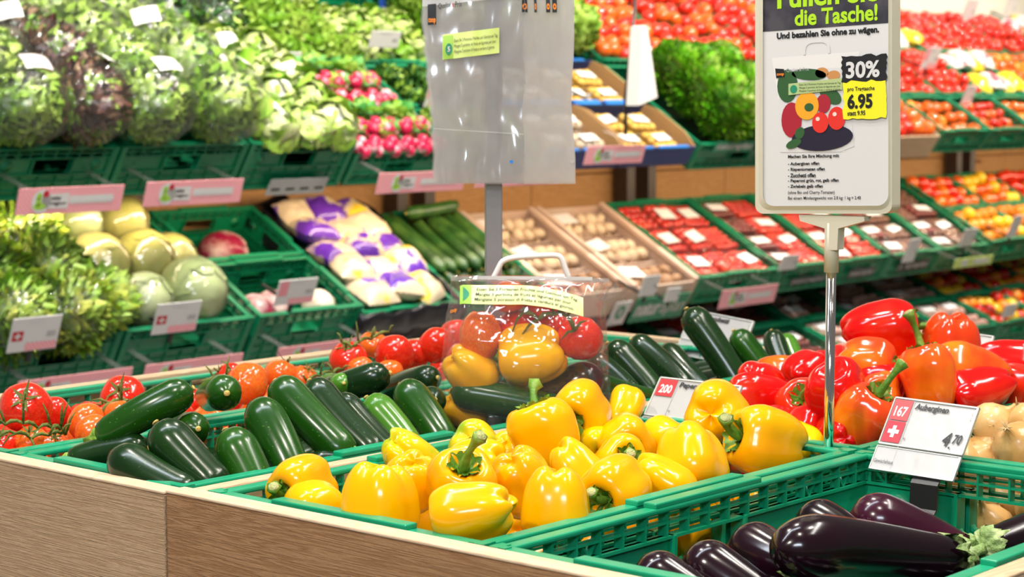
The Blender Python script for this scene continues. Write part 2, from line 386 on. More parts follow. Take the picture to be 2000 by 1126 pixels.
def icrate(x0, x1, y0, y1, label, h=.118):
    return crate(T(x0, (y0+y1)/2, TOP) @ RZ(-math.pi/2), y1-y0, x1-x0, h, label, None, GRN, False)
icrate(1.268, 1.894, .756, 1.126, 'green lattice crate holding the aubergines')
icrate(1.268, 1.894, 1.132, 1.500, 'green lattice crate heaped with yellow peppers')
icrate(1.264, 1.894, 1.534, 1.828, 'green lattice crate of dark zucchini behind the wooden corner')
icrate(1.264, 1.894, 1.834, 2.160, 'green lattice crate of vine tomatoes at the left corner')
icrate(1.904, 2.530, .756, 1.126, 'green lattice crate of onions behind the aubergines')
icrate(1.904, 2.530, 1.132, 1.500, 'green lattice crate heaped with red peppers')
icrate(1.904, 2.530, 1.534, 1.828, 'green lattice crate of zucchini behind the filled carrier bag')
icrate(1.904, 2.530, 1.834, 2.160, 'green lattice crate of red vine tomatoes left of the filled carrier bag')

# ------------------------------------------------------------------ bell peppers
PY = mat('yellow_pepper_skin', (.94, .45, .0), .17, .4, coat=.15, var=[((.90, .32, .002), 9, .5, .72), ((.45, .50, .02), 5, .70, .82)], sss=.12)
PYO = mat('orange_yellow_pepper_skin', (.95, .40, .0), .17, .4, coat=.15, var=((.92, .54, .0), 9, .45, .7), sss=.12)
PYG = mat('green_tinged_pepper_skin', (.92, .58, .0), .17, .4, coat=.15, var=((.28, .42, .015), 11, .50, .66), sss=.12)
PR = mat('red_pepper_skin', (.70, .004, .003), .14, .5, coat=.3, var=((.84, .045, .008), 9, .5, .75), sss=.08)
PRO = mat('orange_red_pepper_skin', (.82, .06, .008), .14, .5, coat=.5, var=((.88, .26, .006), 10, .5, .7), sss=.08)
STM = mat('green_stem', (.10, .24, .018), .45, .4, bump=(90, .3), var=((.30, .42, .06), 30, .45, .7))
STC = mat('cut_stem_end', (.40, .42, .16), .7, bump=(300, .5))
def pepper_mesh(name, m, seed, n=4, R0=.037, H=.078, taper=.72, lob=.16, bend=0.0, nu=48, nv=30):
    rr = random.Random(seed); ph = [rr.uniform(-.12, .12) for _ in range(n)]; amp = [rr.uniform(.85, 1.12) for _ in range(n)]; hz = [rr.uniform(.85, 1.1) for _ in range(n)]
    def g(u, v):
        a = 2*math.pi*u; p = math.pi*v
        sn = abs(math.sin(p))**.62; zz = -math.cos(p)
        k = a/(2*math.pi)*n; i = int(k) % n; fr = k-int(k)
        groove = math.exp(-((min(fr, 1-fr))/.23)**2)
        w = .5-.5*math.cos(2*math.pi*fr)
        am = amp[i]*w+(amp[i]+amp[(i+1 if fr > .5 else i-1) % n])/2*(1-w); hm = hz[i]*w+(hz[i]+hz[(i+1 if fr > .5 else i-1) % n])/2*(1-w)
        t = (zz+1)/2
        wid = (taper+(1-taper)*min(1, t*1.5)**.8)
        rad = R0*sn*wid*am*(1-.78*lob*groove*(.6+.4*(1-t)))*(1+.03*math.sin(3*a+seed))
        rho = rad/R0
        z = H*.5*(abs(zz)**.8)*(1 if zz > 0 else -1)*(hm if zz < 0 else 1)
        dimp = math.exp(-(rho/.34)**2)
        z += -(.016 if zz > 0 else -.008)*dimp
        if zz < 0: z += .006*groove*(1-rho*.6)*math.exp(-((rho-.3)/.4)**2)
        x = rad*math.cos(a)+bend*(z/H)**2*R0*4; y = rad*math.sin(a)
        return Vector((x, y, z))
    me = MB().grid(g, nu, nv, wrap=True).mesh(name, m); me['top'] = H*.5-.016; return me
def stem_mesh(L=.034, r=.0042, curl=.6, seed=0):
    rr = random.Random(seed); a = rr.uniform(0, 6.28)
    pts = []; rad = []
    for i in range(9):
        t = i/8; c = curl*t*t
        pts.append((math.cos(a)*L*.55*c, math.sin(a)*L*.55*c, .002+L*(t-.25*c*t))); rad.append(r*(1.25-.55*math.sin(t*2.4)+(.75*max(0, t-.7)/.3)))
    b = MB().tube(pts, rad, 10, sq=lambda q, t: 1+.12*math.cos(5*q))
    return b, pts[-1], (Vector(pts[-1])-Vector(pts[-2])).normalized(), rad[-1]
def calyx_mesh():
    def g(u, v):
        a = 2*math.pi*u; r = .003+v*(.0125+.0020*math.cos(6*a)+.0014*math.sin(13*a))
        return Vector((r*math.cos(a), r*math.sin(a), .004+.0098*v**1.7+.0016*math.sin(9*a)*v+.0010*math.sin(23*a)*v))
    b = MB().grid(g, 48, 5, wrap=True)
    b.grid(lambda u, v: g(u, v)-Vector((0, 0, .0025)), 48, 5, wrap=True); return b
CAL = calyx_mesh().mesh('calyx', STM)
STEMS = []
for i, (L, r, c) in enumerate(((.042, .0044, .5), (.034, .0046, .9), (.056, .0046, .35), (.022, .0050, .3))):
    b, e, dr, rad = stem_mesh(L, r, c, i)
    me = b.mesh('stem', STM); en = MB().tube([Vector(e)-dr*.0005, Vector(e)+dr*.0012], [rad*.80, rad*.70], 10).mesh('cut_end', STC)
    STEMS.append((me, en))
PM = {'y': [pepper_mesh('pepper', PY, 11, 4), pepper_mesh('pepper', PY, 12, 3, .039, .074, .78, .2), pepper_mesh('pepper', PY, 13, 4, .036, .084, .62, .15, .12), pepper_mesh('pepper', PY, 14, 3, .038, .08, .66, .22, -.1)],
      'r': [pepper_mesh('pepper', PR, 21, 4, .037, .088, .60, .16), pepper_mesh('pepper', PR, 22, 3, .036, .096, .52, .2, .1), pepper_mesh('pepper', PR, 23, 4, .038, .08, .75, .2), pepper_mesh('pepper', PR, 24, 3, .032, .104, .5, .15, .15)]}
def recol(me, m): c = me.copy(); c['top'] = me['top']; c.materials.clear(); c.materials.append(m); return c
PM['yo'] = [recol(x, PYO) for x in PM['y']]; PM['yg'] = [recol(x, PYG) for x in PM['y']]; PM['ro'] = [recol(x, PRO) for x in PM['r']]
def pepper(kind, var, loc, d, spin, s, stem, label, group, cat='pepper'):
    r = empty('yellow_pepper' if kind[0] == 'y' else 'red_pepper', Matrix.Translation(loc) @ frame(d, spin) @ SCL(s), label, cat, group)
    link('flesh', PM[kind][var], r)
    if stem is not None:
        k = PM[kind][var]['top']
        link('calyx', CAL, r, T(0, 0, k)); st = link('stem', STEMS[stem][0], r, T(0, 0, k)); link('cut_end', STEMS[stem][1], st)
    return r
YL = [  # px, py, Y, kind, mesh, direction of the stem (right, up, towards), spin, size, stem, label
 (592, 948, 1.435, 'y', 1, (-.55, -.15, .8), .4, .98, 1, 'yellow pepper lying alone in the left front corner of its crate'),
 (742, 980, 1.300, 'y', 0, (0, -1, .05), .5, 1.08, None, 'yellow pepper standing with tall blunt lobes, second from the left along the wooden front'),
 (800, 893, 1.440, 'yg', 2, (.5, -.6, -.4), .3, .92, 3, 'yellow pepper with a green tinged right flank by the wooden divider'),
 (800, 940, 1.365, 'yo', 0, (-.2, -.8, -.3), 1.2, .86, None, 'deep yellow pepper wedged behind the tall lobed one'),
 (900, 952, 1.290, 'y', 0, (.12, .75, .6), .2, 1.02, 2, 'yellow pepper with a tall hooked green stem pointing up'),
 (928, 1004, 1.185, 'y', 2, (-.9, -.2, -.1), 2.4, 1.04, None, 'yellow pepper lying on its side with a humped back at the front rim'),
 (930, 872, 1.430, 'yg', 1, (.2, -.5, -.7), .4, .92, None, 'yellow pepper with green tinged crown at the back beside the bag'),
 (935, 915, 1.370, 'y', 3, (-.8, -.4, -.3), .9, .9, None, 'yellow pepper hidden behind the hooked stem'),
 (1018, 940, 1.270, 'y', 0, (.3, -.8, -.3), .7, .96, None, 'smooth pale yellow pepper in the middle of the heap'),
 (1068, 856, 1.345, 'y', 3, (-.28, .75, -.1), 2.2, 1.12, 1, 'large yellow pepper with raised shoulders and a pale stem leaning to the bag'),
 (1086, 985, 1.178, 'y', 0, (0, -1, .15), .1, 1.02, None, 'deep yellow pepper standing upright against the crate rim'),
 (1122, 915, 1.270, 'y', 2, (.5, -.6, .2), .9, .86, None, 'pale yellow pepper half covered behind the upright one'),
 (1132, 800, 1.390, 'yo', 1, (-.33, -.28, .9), .5, 1.06, 3, 'orange yellow pepper topmost by the bag, dark green calyx facing out'),
 (1222, 862, 1.330, 'y', 0, (.05, -.1, .95), .6, .94, 3, 'pale yellow pepper below the number 200 card, small calyx on its face'),
 (1207, 902, 1.270, 'y', 1, (.3, .3, .8), .3, .88, 3, 'small pale yellow pepper under the one with the small calyx'),
 (1205, 954, 1.190, 'yo', 0, (-.5, -.2, .8), .7, 1.0, 1, 'deep yellow pepper with a ragged green calyx beside the crate rim'),
 (1290, 942, 1.190, 'y', 2, (.75, -.5, .2), .2, .9, None, 'yellow pepper wedged at the rim over the hand hole'),
 (1350, 898, 1.200, 'y', 0, (.1, -.75, .6), .8, 1.08, 3, 'tall yellow pepper with a cut stem end over the crate rim'),
 (1306, 872, 1.300, 'yo', 3, (-.5, .1, -.8), .1, .88, None, 'deep yellow pepper peeping out in front of the number 200 card'),
 (1400, 806, 1.300, 'y', 1, (.3, -.1, -.9), .4, 1.16, None, 'big round yellow pepper in front of the red peppers'),
 (1498, 866, 1.215, 'y', 0, (-.85, .25, .3), .2, 1.22, 1, 'largest yellow pepper lying on the right rim, curved stem to the left'),
 (1556, 878, 1.230, 'yg', 2, (.3, .2, -.9), .4, .95, None, 'narrow strip of a yellow pepper behind the largest one'),
 (1222, 800, 1.440, 'yo', 2, (.2, .5, -.6), .4, .74, None, 'small orange yellow pepper between the bag and the number 200 card'),
 (1166, 858, 1.360, 'yg', 3, (.2, -.3, .6), 1.4, .6, None, 'small green tinged pepper tucked in the middle of the heap'),
 (990, 890, 1.405, 'y', 1, (0, -.6, -.4), .6, .8, None, 'yellow pepper behind the crown of the heap by the divider'),
 (1368, 1035, 1.185, 'y', 0, (.2, -.3, .9), .6, 1.0, None, 'yellow pepper seen through the hand hole of its crate'),
 (620, 990, 1.390, 'yo', 3, (-.7, -.2, .5), 1.4, .78, None, 'yellow pepper under the one in the left front corner'),
]
yg = 'yellow peppers heaped in the crate'
for (px, py, Y, k, v, d, sp, s, st, lb) in YL:
    pepper(k, v, onY(px, py, Y), dirv(*d), sp, s, st, lb, yg)
rr = random.Random(5)
def fillers(n, x0, x1, y0, y1, z, fn):
    nx = max(1, round(math.sqrt(n*(x1-x0)/(y1-y0)))); ny = max(1, round(n/nx))
    for i in range(nx):
        for j in range(ny):
            fn(Vector((x0+(x1-x0)*(i+.5)/nx, y0+(y1-y0)*(j+.5)/ny, z)))
fillers(18, 1.30, 1.86, 1.165, 1.47, TOP-.068, lambda p: pepper('y', rr.randrange(4), p, (rr.uniform(-1, 1), rr.uniform(-1, 1), rr.uniform(-1, .2)), 0, .92, None, 'yellow pepper in the lower layer under the heap, mostly covered', 'lower layer of yellow peppers'))
RL = [
 (1713, 645, 1.330, 'r', 0, (.93, .12, .1), .6, 1.28, 0, 'large glossy red pepper on top of the heap, stem pointing right'),
 (1856, 668, 1.250, 'ro', 2, (-.1, -.95, -.2), .3, 1.12, None, 'orange shaded red pepper standing upside down on the heap'),
 (1690, 712, 1.300, 'ro', 2, (.85, -.1, .35), .5, 1.0, 3, 'orange red pepper under the topmost one, short stem at right'),
 (1640, 792, 1.235, 'r', 1, (-.3, .7, .3), .5, 1.18, None, 'dark red pepper directly behind the chrome sign pole'),
 (1682, 822, 1.195, 'ro', 0, (.4, .75, .25), .2, 1.05, 2, 'smooth red pepper left of the number 167 card with a long green stem'),
 (1494, 780, 1.365, 'r', 3, (-.9, .1, .1), .2, 1.0, None, 'red pepper lying behind the big round yellow one'),
 (1530, 745, 1.420, 'ro', 1, (.7, -.2, .2), .2, .98, None, 'orange red pepper at the back left of the heap below the zucchini'),
 (1572, 792, 1.310, 'r', 0, (-.2, .45, .8), .9, .95, 0, 'red pepper with its thick cut stem facing out, left of the sign pole'),
 (1575, 840, 1.270, 'r', 2, (.6, .2, .7), .9, .84, 1, 'dark red pepper low at the crate rim beside the largest yellow one'),
 (1905, 735, 1.180, 'ro', 3, (-.9, .2, .1), .7, 1.15, None, 'long red pepper lying across the right of the heap'),
 (1962, 712, 1.230, 'r', 3, (.9, -.15, .1), .4, 1.05, None, 'red pepper behind the long one at the right edge'),
 (1918, 768, 1.155, 'r', 1, (-.9, -.25, .2), 1.1, 1.0, None, 'short bent red pepper lying above the onions'),
 (1815, 752, 1.205, 'ro', 1, (-.15, .85, -.2), .3, 1.1, 2, 'orange red pointed pepper behind the number 167 card'),
 (1770, 740, 1.270, 'ro', 2, (-.5, .4, .7), .2, .84, 0, 'small orange red pepper with its cut stem end facing out'),
 (1720, 770, 1.260, 'ro', 2, (-.2, .3, .9), .2, .8, 0, 'small red pepper whose pale stem points at the sign pole'),
 (1990, 752, 1.150, 'r', 0, (.6, -.3, .5), .2, .9, 1, 'red pepper cut by the right edge above the onions'),
 (1765, 692, 1.360, 'r', 0, (.3, -.7, -.2), .6, .95, None, 'red pepper between the topmost and the upside down one'),
 (1600, 735, 1.400, 'r', 2, (.3, -.7, -.2), .6, .95, None, 'red pepper deep behind the sign pole'),
]
for (px, py, Y, k, v, d, sp, s, st, lb) in RL:
    pepper(k, v, onY(px, py, Y), dirv(*d), sp, s, st, lb, 'red peppers heaped in the crate')
for zz in (-.012, -.072):
    fillers(15, 1.94, 2.49, 1.165, 1.47, TOP+zz, lambda p: pepper('r' if rr.random() < .6 else 'ro', rr.randrange(4), p, (rr.uniform(-1, 1), rr.uniform(-1, 1), rr.uniform(-.6, .3)), 0, .88, None, 'red pepper in the lower layer under the heap, mostly covered', 'lower layer of red peppers'))
fillers(8, 2.02, 2.45, 1.22, 1.44, TOP+.03, lambda p: pepper('r', rr.randrange(4), p, (rr.uniform(-1, 1), rr.uniform(-1, 1), rr.uniform(-.6, .3)), 0, .88, None, 'red pepper in the lower layer under the heap, mostly covered', 'lower layer of red peppers'))
# ------------------------------------------------------------------ zucchini
def zskin(name, c, c2, sp): 
    return mat(name, c, .22, .45, coat=.1, bump=(22, .10, (1, 1, .25)), var=[(c2, 26, .45, .75, (1, 1, .12)), (sp, 330, .66, .74)])
ZD = zskin('dark_zucchini_skin', (.005, .024, .005), (.009, .042, .006), (.05, .13, .03))
ZM = zskin('mid_green_zucchini_skin', (.008, .055, .003), (.02, .095, .006), (.10, .25, .04))
ZL = zskin('light_green_zucchini_skin', (.06, .20, .014), (.10, .28, .03), (.22, .42, .08))
ZS = mat('zucchini_stem', (.17, .34, .03), .45, .4, bump=(120, .5), var=((.34, .46, .08), 40, .45, .7))
SCAR = mat('blossom_scar', (.62, .42, .10), .7, bump=(300, .4))
def long_fruit(name, a, b, r, m, bow=.05, taper=.82, label='', group='', cat='zucchini', stem=True, seed=0, nmid=18):
    """a: blossom end, b: stem end (world points)"""
    a, b = Vector(a), Vector(b); L = (b-a).length; q = (b-a).normalized()
    root = empty(name, Matrix.Translation((a+b)/2) @ frame(q, seed*1.3), label, cat, group)
    pts = []; rad = []
    for i in range(nmid+1):
        t = i/nmid; z = L*(t-.5); e = 1.0
        d0 = t*L/r
        if d0 < 1.25: e = math.sqrt(max(0, 1-(1-d0/1.25)**2))
        body = 1+(taper-1)*t**2
        if t > .93: body *= 1-.28*((t-.93)/.07)
        pts.append((bow*L*(1-(2*t-1)**2), .3*bow*L*math.sin(3*t+seed), z)); rad.append(max(r*e*body, r*.02))
    MB().tube(pts, rad, 20, sq=lambda k, t: 1+(.012+.04*max(0, t-.8)/.2)*math.cos(5*k), up=(1, 0, 0)).build('skin', m, root)
    if stem:
        e = Vector(pts[-1]); dr = (Vector(pts[-1])-Vector(pts[-3])).normalized()
        MB().tube([e-dr*.004, e+dr*.002, e+dr*.010, e+dr*.020], [rad[-1]*1.06, rad[-1]*1.02, rad[-1]*.68, rad[-1]*.72], 20, sq=lambda k, t: 1+.14*math.cos(5*k)*(1 if t > .1 else .3)).build('stem', ZS, root)
    s0 = Vector(pts[0]); MB().ball((s0.x, s0.y, s0.z-.0002), (r*.17, r*.17, .0016), 12, 6).build('blossom_scar', SCAR, root)
    return root
def extend(a, b, L):        # keep the seen end a, give the body its full length
    a, b = Vector(a), Vector(b); d = b-a
    return a, a+d.normalized()*max(L, d.length)
ZF = [  # blossom end px,py,Y ; stem end px,py,Y ; radius ; material ; label
 ((378, 757, 1.675), (200, 853, 1.745), .0205, ZM, .10, 'zucchini on top of the left pile, light stub pointing down left over the crate rim'),
 ((442, 768, 1.700), (410, 775, 1.815), .0215, ZM, .02, 'zucchini end-on beside the topmost one, pale blossom scar facing out'),
 ((290, 872, 1.690), (140, 905, 1.765), .0190, ZD, .05, 'dark zucchini lying low at the left front corner of the crate'),
 ((222, 882, 1.660), (375, 972, 1.560), .0235, ZD, .04, 'dull dark zucchini sloping down to the front rim, nearest the left corner'),
 ((305, 824, 1.640), (430, 960, 1.560), .0250, ZD, .03, 'thick dull dark zucchini leaning on the front rim under the topmost one'),
 ((440, 838, 1.605), (505, 965, 1.553), .0250, ZM, .02, 'scratched green zucchini leaning by the corner of the divider'),
 ((497, 785, 1.635), (580, 940, 1.556), .0240, ZM, .04, 'upright leaning zucchini with a long white glint, left of the tallest'),
 ((538, 742, 1.665), (680, 893, 1.562), .0235, ZM, .03, 'long zucchini with bright glint whose pale stem rests on the divider'),
 ((603, 742, 1.665), (742, 893, 1.560), .0215, ZD, .03, 'long dark zucchini right of the one with the pale stem'),
 ((655, 772, 1.640), (770, 890, 1.560), .0190, ZD, .03, 'slim dark zucchini behind the light green one'),
 ((715, 775, 1.620), (805, 880, 1.556), .0205, ZL, .03, 'lighter green zucchini leaning in the right half of the crate'),
 ((780, 750, 1.640), (875, 872, 1.560), .0225, ZM, .03, 'dark green zucchini leaning next to the filled bag'),
 ((762, 726, 1.690), (610, 778, 1.790), .0200, ZD, -.05, 'zucchini lying level behind the leaning row, scar at its right end'),
 ((672, 748, 1.725), (640, 745, 1.810), .0140, ZL, .02, 'small light green zucchini end-on behind the row'),
 ((388, 838, 1.655), (330, 830, 1.780), .0195, ZM, .02, 'zucchini end-on between the two dull dark ones'),
 ((855, 738, 1.690), (760, 760, 1.790), .0190, ZD, .04, 'dark zucchini lying behind the filled bag'),
 ((850, 780, 1.610), (800, 830, 1.720), .0190, ZD, .04, 'dark zucchini end beneath the left side of the filled bag'),
 ((600, 905, 1.590), (700, 905, 1.552), .0170, ZD, .04, 'dark zucchini low behind the divider under the long ones'),
 ((560, 880, 1.640), (470, 880, 1.700), .0190, ZD, .04, 'dark zucchini buried under the leaning row'),
]
zg = 'zucchini in the front crate'
for i, (a, b, r, m, bow, lb) in enumerate(ZF):
    long_fruit('zucchini', onY(*a), onY(*b), r, m, bow, .84, lb, zg, seed=i)
for j in range(6):
    for k, z in enumerate((-.046, -.090)):
        y = 1.566+.046*j
        a = Vector((1.29+.01*(j % 2), y, TOP+z)); long_fruit('zucchini', a, a+Vector((.26, 0, 0)), .0205, ZD, .02, .84, 'zucchini in the lower layer of the front crate, mostly covered', 'lower layer of the front zucchini', seed=j)
        a = Vector((1.87-.01*(j % 2), y, TOP+z)); long_fruit('zucchini', a, a-Vector((.26, 0, 0)), .0205, ZD, .02, .84, 'zucchini in the lower layer of the front crate, mostly covered', 'lower layer of the front zucchini', seed=j+3)
ZR = [
 ((1340, 602, 1.650), (1455, 775, 1.560), .0225, ZD, .02, 'tall dark zucchini standing highest in the rear crate'),
 ((1432, 645, 1.620), (1525, 765, 1.553), .0190, ZM, .02, 'light flecked zucchini right of the tall dark one'),
 ((1506, 645, 1.620), (1550, 760, 1.553), .0170, ZD, .02, 'short dark zucchini near the right end of the rear crate'),
 ((1530, 655, 1.640), (1575, 760, 1.560), .0165, ZL, .02, 'light green zucchini behind the short dark one'),
 ((1185, 670, 1.630), (1285, 775, 1.556), .0215, ZD, .03, 'glossy dark zucchini beside the right side of the filled bag'),
 ((1232, 662, 1.660), (1345, 765, 1.560), .0185, ZD, .03, 'second dark zucchini from the filled bag'),
 ((1295, 680, 1.660), (1385, 770, 1.560), .0190, ZD, .03, 'third dark zucchini from the filled bag, under the tall one'),
 ((1380, 660, 1.650), (1480, 770, 1.560), .0180, ZD, .03, 'dark zucchini squeezed between the tall and the flecked one'),
 ((1165, 745, 1.552), (1285, 778, 1.545), .0140, ZM, .03, 'zucchini with ribbed stem lying low behind the number 200 card'),
 ((1150, 700, 1.640), (1240, 775, 1.560), .0190, ZD, .03, 'dark zucchini half hidden behind the filled bag'),
]
for i, (a, b, r, m, bow, lb) in enumerate(ZR):
    long_fruit('zucchini', onY(*a), onY(*b), r, m, bow, .84, lb, 'zucchini in the rear crate', seed=i+30)
for j in range(6):
    for k, z in enumerate((-.030, -.075)):
        y = 1.566+.046*j
        for x0, x1 in ((1.93, 2.2), (2.50, 2.24)):
            long_fruit('zucchini', (x0, y, TOP+z), (x1, y, TOP+z), .021, ZD, .02, .84, 'zucchini in the lower layer of the rear crate, mostly covered', 'lower layer of the rear zucchini', seed=j)
# ------------------------------------------------------------------ aubergines
AUB = mat('aubergine_skin', (.006, .0015, .004), .17, .45, coat=.15, var=((.020, .003, .009), 5, .5, .75), bump=(14, .04))
AUP = mat('purple_aubergine_skin', (.030, .003, .012), .19, .45, coat=.15, var=((.07, .008, .026), 5, .5, .75))
def aubergine(a, b, r, m, label, bow=.03, seed=0):
    a, b = Vector(a), Vector(b); L = (b-a).length
    root = empty('aubergine', Matrix.Translation((a+b)/2) @ frame((b-a).normalized(), seed), label, 'aubergine', 'aubergines in the crate')
    pts = []; rad = []; n = 24
    for i in range(n+1):
        t = i/n
        e = math.sqrt(max(0, 1-(1-min(1, t/.26))**2))*(1-.38*max(0, (t-.26)/.74)**1.3)
        if t > .93: e *= 1-.25*(t-.93)/.07
        pts.append((bow*L*(1-(2*t-1)**2), 0, L*(t-.5))); rad.append(max(r*e, .0006))
    MB().tube(pts, rad, 28, up=(1, 0, 0)).build('skin', m, root)
    ez = L*.5; rc = rad[-3]
    def g(u, v):
        k = 2*math.pi*u; lo = .012+.013*max(0, math.cos(5*k))**2+.004*math.sin(11*k)
        z = ez+.004-v*lo; rr_ = .005+(rc*1.09-.005)*min(1, v*2.2)**.5+.0015*math.sin(17*k)*v
        return Vector((rr_*math.cos(k), rr_*math.sin(k), z))
    c = MB().grid(g, 50, 8, wrap=True).build('calyx', ACAL, root)
    MB().tube([(0, 0, ez), (.001, 0, ez+.012), (.005, .001, ez+.024)], [.007, .0055, .0065], 10, sq=lambda k, t: 1+.12*math.cos(6*k)).build('stem', ACAL, root)
    return root
ACAL = mat('aubergine_calyx', (.26, .38, .12), .55, .3, bump=(160, .5), var=((.48, .56, .26), 60, .45, .65))
for i, (a, b, r, m, bow, lb) in enumerate([
 ((1518, 1070, .955), (1872, 1092, .885), .0325, AUB, .05, 'biggest dark aubergine, nearest in the crate, calyx at its right end'),
 ((1660, 1000, 1.020), (1890, 1085, .925), .0290, AUP, .02, 'reddish purple aubergine lying behind the biggest one'),
 ((1570, 1012, 1.050), (1700, 1075, .960), .0265, AUB, .02, 'dark aubergine peeping out above the biggest one'),
 ((1445, 1062, 1.045), (1575, 1120, .955), .0285, AUB, .02, 'dark aubergine with a gold glint left of the biggest one'),
 ((1340, 1080, 1.040), (1530, 1190, .945), .0270, AUB, .02, 'dark aubergine third from the left, cut by the bottom edge'),
 ((1240, 1104, 1.050), (1420, 1200, .965), .0265, AUB, .02, 'leftmost dark aubergine at the bottom of the crate'),
 ((2075, 1035, .870), (1925, 1070, .905), .0290, AUB, .02, 'dark aubergine at the right edge with its knobbly calyx to the left'),
]):
    aubergine(onY(*a), onY(*b), r, m, lb, bow, i)
for j in range(5):
    for x in (1.31, 1.60):
        for z in (-.082,):
            aubergine((x, .80+j*.07, TOP+z), (x+.23, .80+j*.07, TOP+z), .028, AUB, 'dark aubergine in the bottom layer, mostly covered', .01, j)
for o in COL.objects:
    if o.get('label') == 'dark aubergine in the bottom layer, mostly covered': o['group'] = 'bottom layer of aubergines'
# ------------------------------------------------------------------ tomatoes
TR_ = mat('red_tomato_skin', (.66, .014, .006), .16, .5, coat=.3, var=((.74, .05, .008), 12, .45, .7), sss=.08)
TO_ = mat('orange_tomato_skin', (.76, .10, .010), .17, .5, coat=.3, var=((.80, .20, .015), 12, .45, .7), sss=.08)
VINE = mat('tomato_vine', (.10, .13, .02), .6, .3, bump=(200, .4), var=((.20, .22, .05), 40, .4, .7))
def tomato_mesh(m, seed, nu=28, nv=18):
    def fn(p):
        a = math.atan2(p.y, p.x); return 1+.018*math.cos(5*a+seed)+.01*math.cos(3*a)
    b = MB().ball((0, 0, 0), (1, 1, .84), nu, nv, fn=fn)
    b.v = [(x, y, z-.16*math.exp(-((x*x+y*y)/.05)) if z > 0 else z) for x, y, z in b.v]; return b.mesh('tomato', m)
def star_mesh(m, n=5, L=.62, w=.10):
    b = MB()
    for i in range(n):
        a = 2*math.pi*i/n+.2*math.sin(i*3)
        def g(u, v):
            r = .04+L*v*(1+.15*math.sin(i*2.1)); x = (u-.5)*2*w*(1-v)**.8*(1 if v > .05 else .8)
            z = .70+.10*math.sin(v*2.2)+(.16+.10*math.sin(i*1.7))*v*v
            return Vector((r*math.cos(a)-x*math.sin(a), r*math.sin(a)+x*math.cos(a), z+.02*abs(u-.5)))
        b.grid(g, 2, 6); b.grid(lambda u, v: g(1-u, v)-Vector((0, 0, .02)), 2, 6)
    b.tube([(0, 0, .64), (.02, 0, .86), (.06, .03, 1.12)], [.07, .05, .06], 8)
    return b.mesh('calyx', m)
TM = {'r': [tomato_mesh(TR_, 0), tomato_mesh(TR_, 2)], 'o': [tomato_mesh(TO_, 1), tomato_mesh(TO_, 3)]}
STAR = star_mesh(VINE)
def tomato(kind, p, r, d, label, group, star=True, name='tomato', cat='tomato', spin=0):
    o = empty(name, Matrix.Translation(p) @ frame(d, spin) @ SCL(r), label, cat, group)
    link('flesh', TM[kind][int(abs(p[0])*1000) % 2], o)
    if star: link('calyx', STAR, o)
    return o
def vine(name, pts, r, twigs, label, group='tomato vines'):
    """a truss stalk through world points, twigs: list of (index, offset)"""
    b = MB(); P = [Vector(p) for p in pts]
    fine = []
    for i in range(len(P)-1):
        for t in (0, .33, .66): fine.append(P[i].lerp(P[i+1], t)+Vector((0, 0, .004*math.sin(3.14*t))))
    fine.append(P[-1]); b.tube(fine, [r*(1+.25*math.sin(i*1.9)) for i in range(len(fine))], 8)
    for i, off in twigs:
        o_ = Vector(off); a = P[i]
        b.tube([a, a+o_*.5+Vector((0, 0, .004)), a+o_], [r*.8, r*.7, r*.25], 7)
    o = b.build(name, VINE); return tag(o, label, 'vine', group)
TL = [
 (50, 795, 1.93, 50, 'r', (.12, .55, .75), 'big red vine tomato in the left corner, dark star calyx on its face'),
 (107, 806, 1.99, 34, 'r', (.3, .4, -.6), 'red tomato half hidden behind the big one in the left corner'),
 (168, 824, 1.90, 38, 'o', (-.6, .2, -.4), 'upper orange tomato in the middle of the left crate'),
 (182, 846, 1.865, 37, 'o', (-.6, -.1, -.5), 'lower orange tomato beside the rim of the zucchini crate'),
 (240, 775, 1.97, 44, 'r', (-.05, .5, .75), 'red tomato behind the zucchini stub, dark stalk on its crown'),
 (236, 812, 1.89, 34, 'o', (.1, .6, -.4), 'orange tomato above the light zucchini stub'),
 (205, 806, 1.93, 28, 'r', (-.1, .6, .2), 'small red tomato under the stalk in the middle of the left crate'),
 (4, 868, 1.92, 32, 'r', (0, .6, .4), 'red tomato cut by the left edge above the crate rim'),
 (60, 862, 1.90, 33, 'o', (0, .7, .4), 'orange tomato under the vine in the left crate'),
 (103, 872, 1.885, 32, 'o', (.2, .7, .3), 'orange tomato at the rim under the vine'),
 (447, 738, 1.99, 32, 'r', (-.7, .5, .2), 'red tomato behind the end-on zucchini'),
 (483, 748, 1.93, 42, 'o', (.2, -.3, -.6), 'big orange tomato between the zucchini and the back board'),
 (550, 733, 1.97, 36, 'o', (.3, .6, -.2), 'orange tomato peeping over the long zucchini'),
 (594, 738, 1.95, 28, 'o', (.3, .6, .2), 'orange tomato next to the dried stalk behind the zucchini'),
]
for (px, py, Y, rp, k, d, lb) in TL:
    p = onY(px, py, Y); tomato(k, p, rp/F*(p-Vector((0, 0, HC))).length, dirv(*d), lb, 'vine tomatoes in the left crate', star=d[1] >= .5)
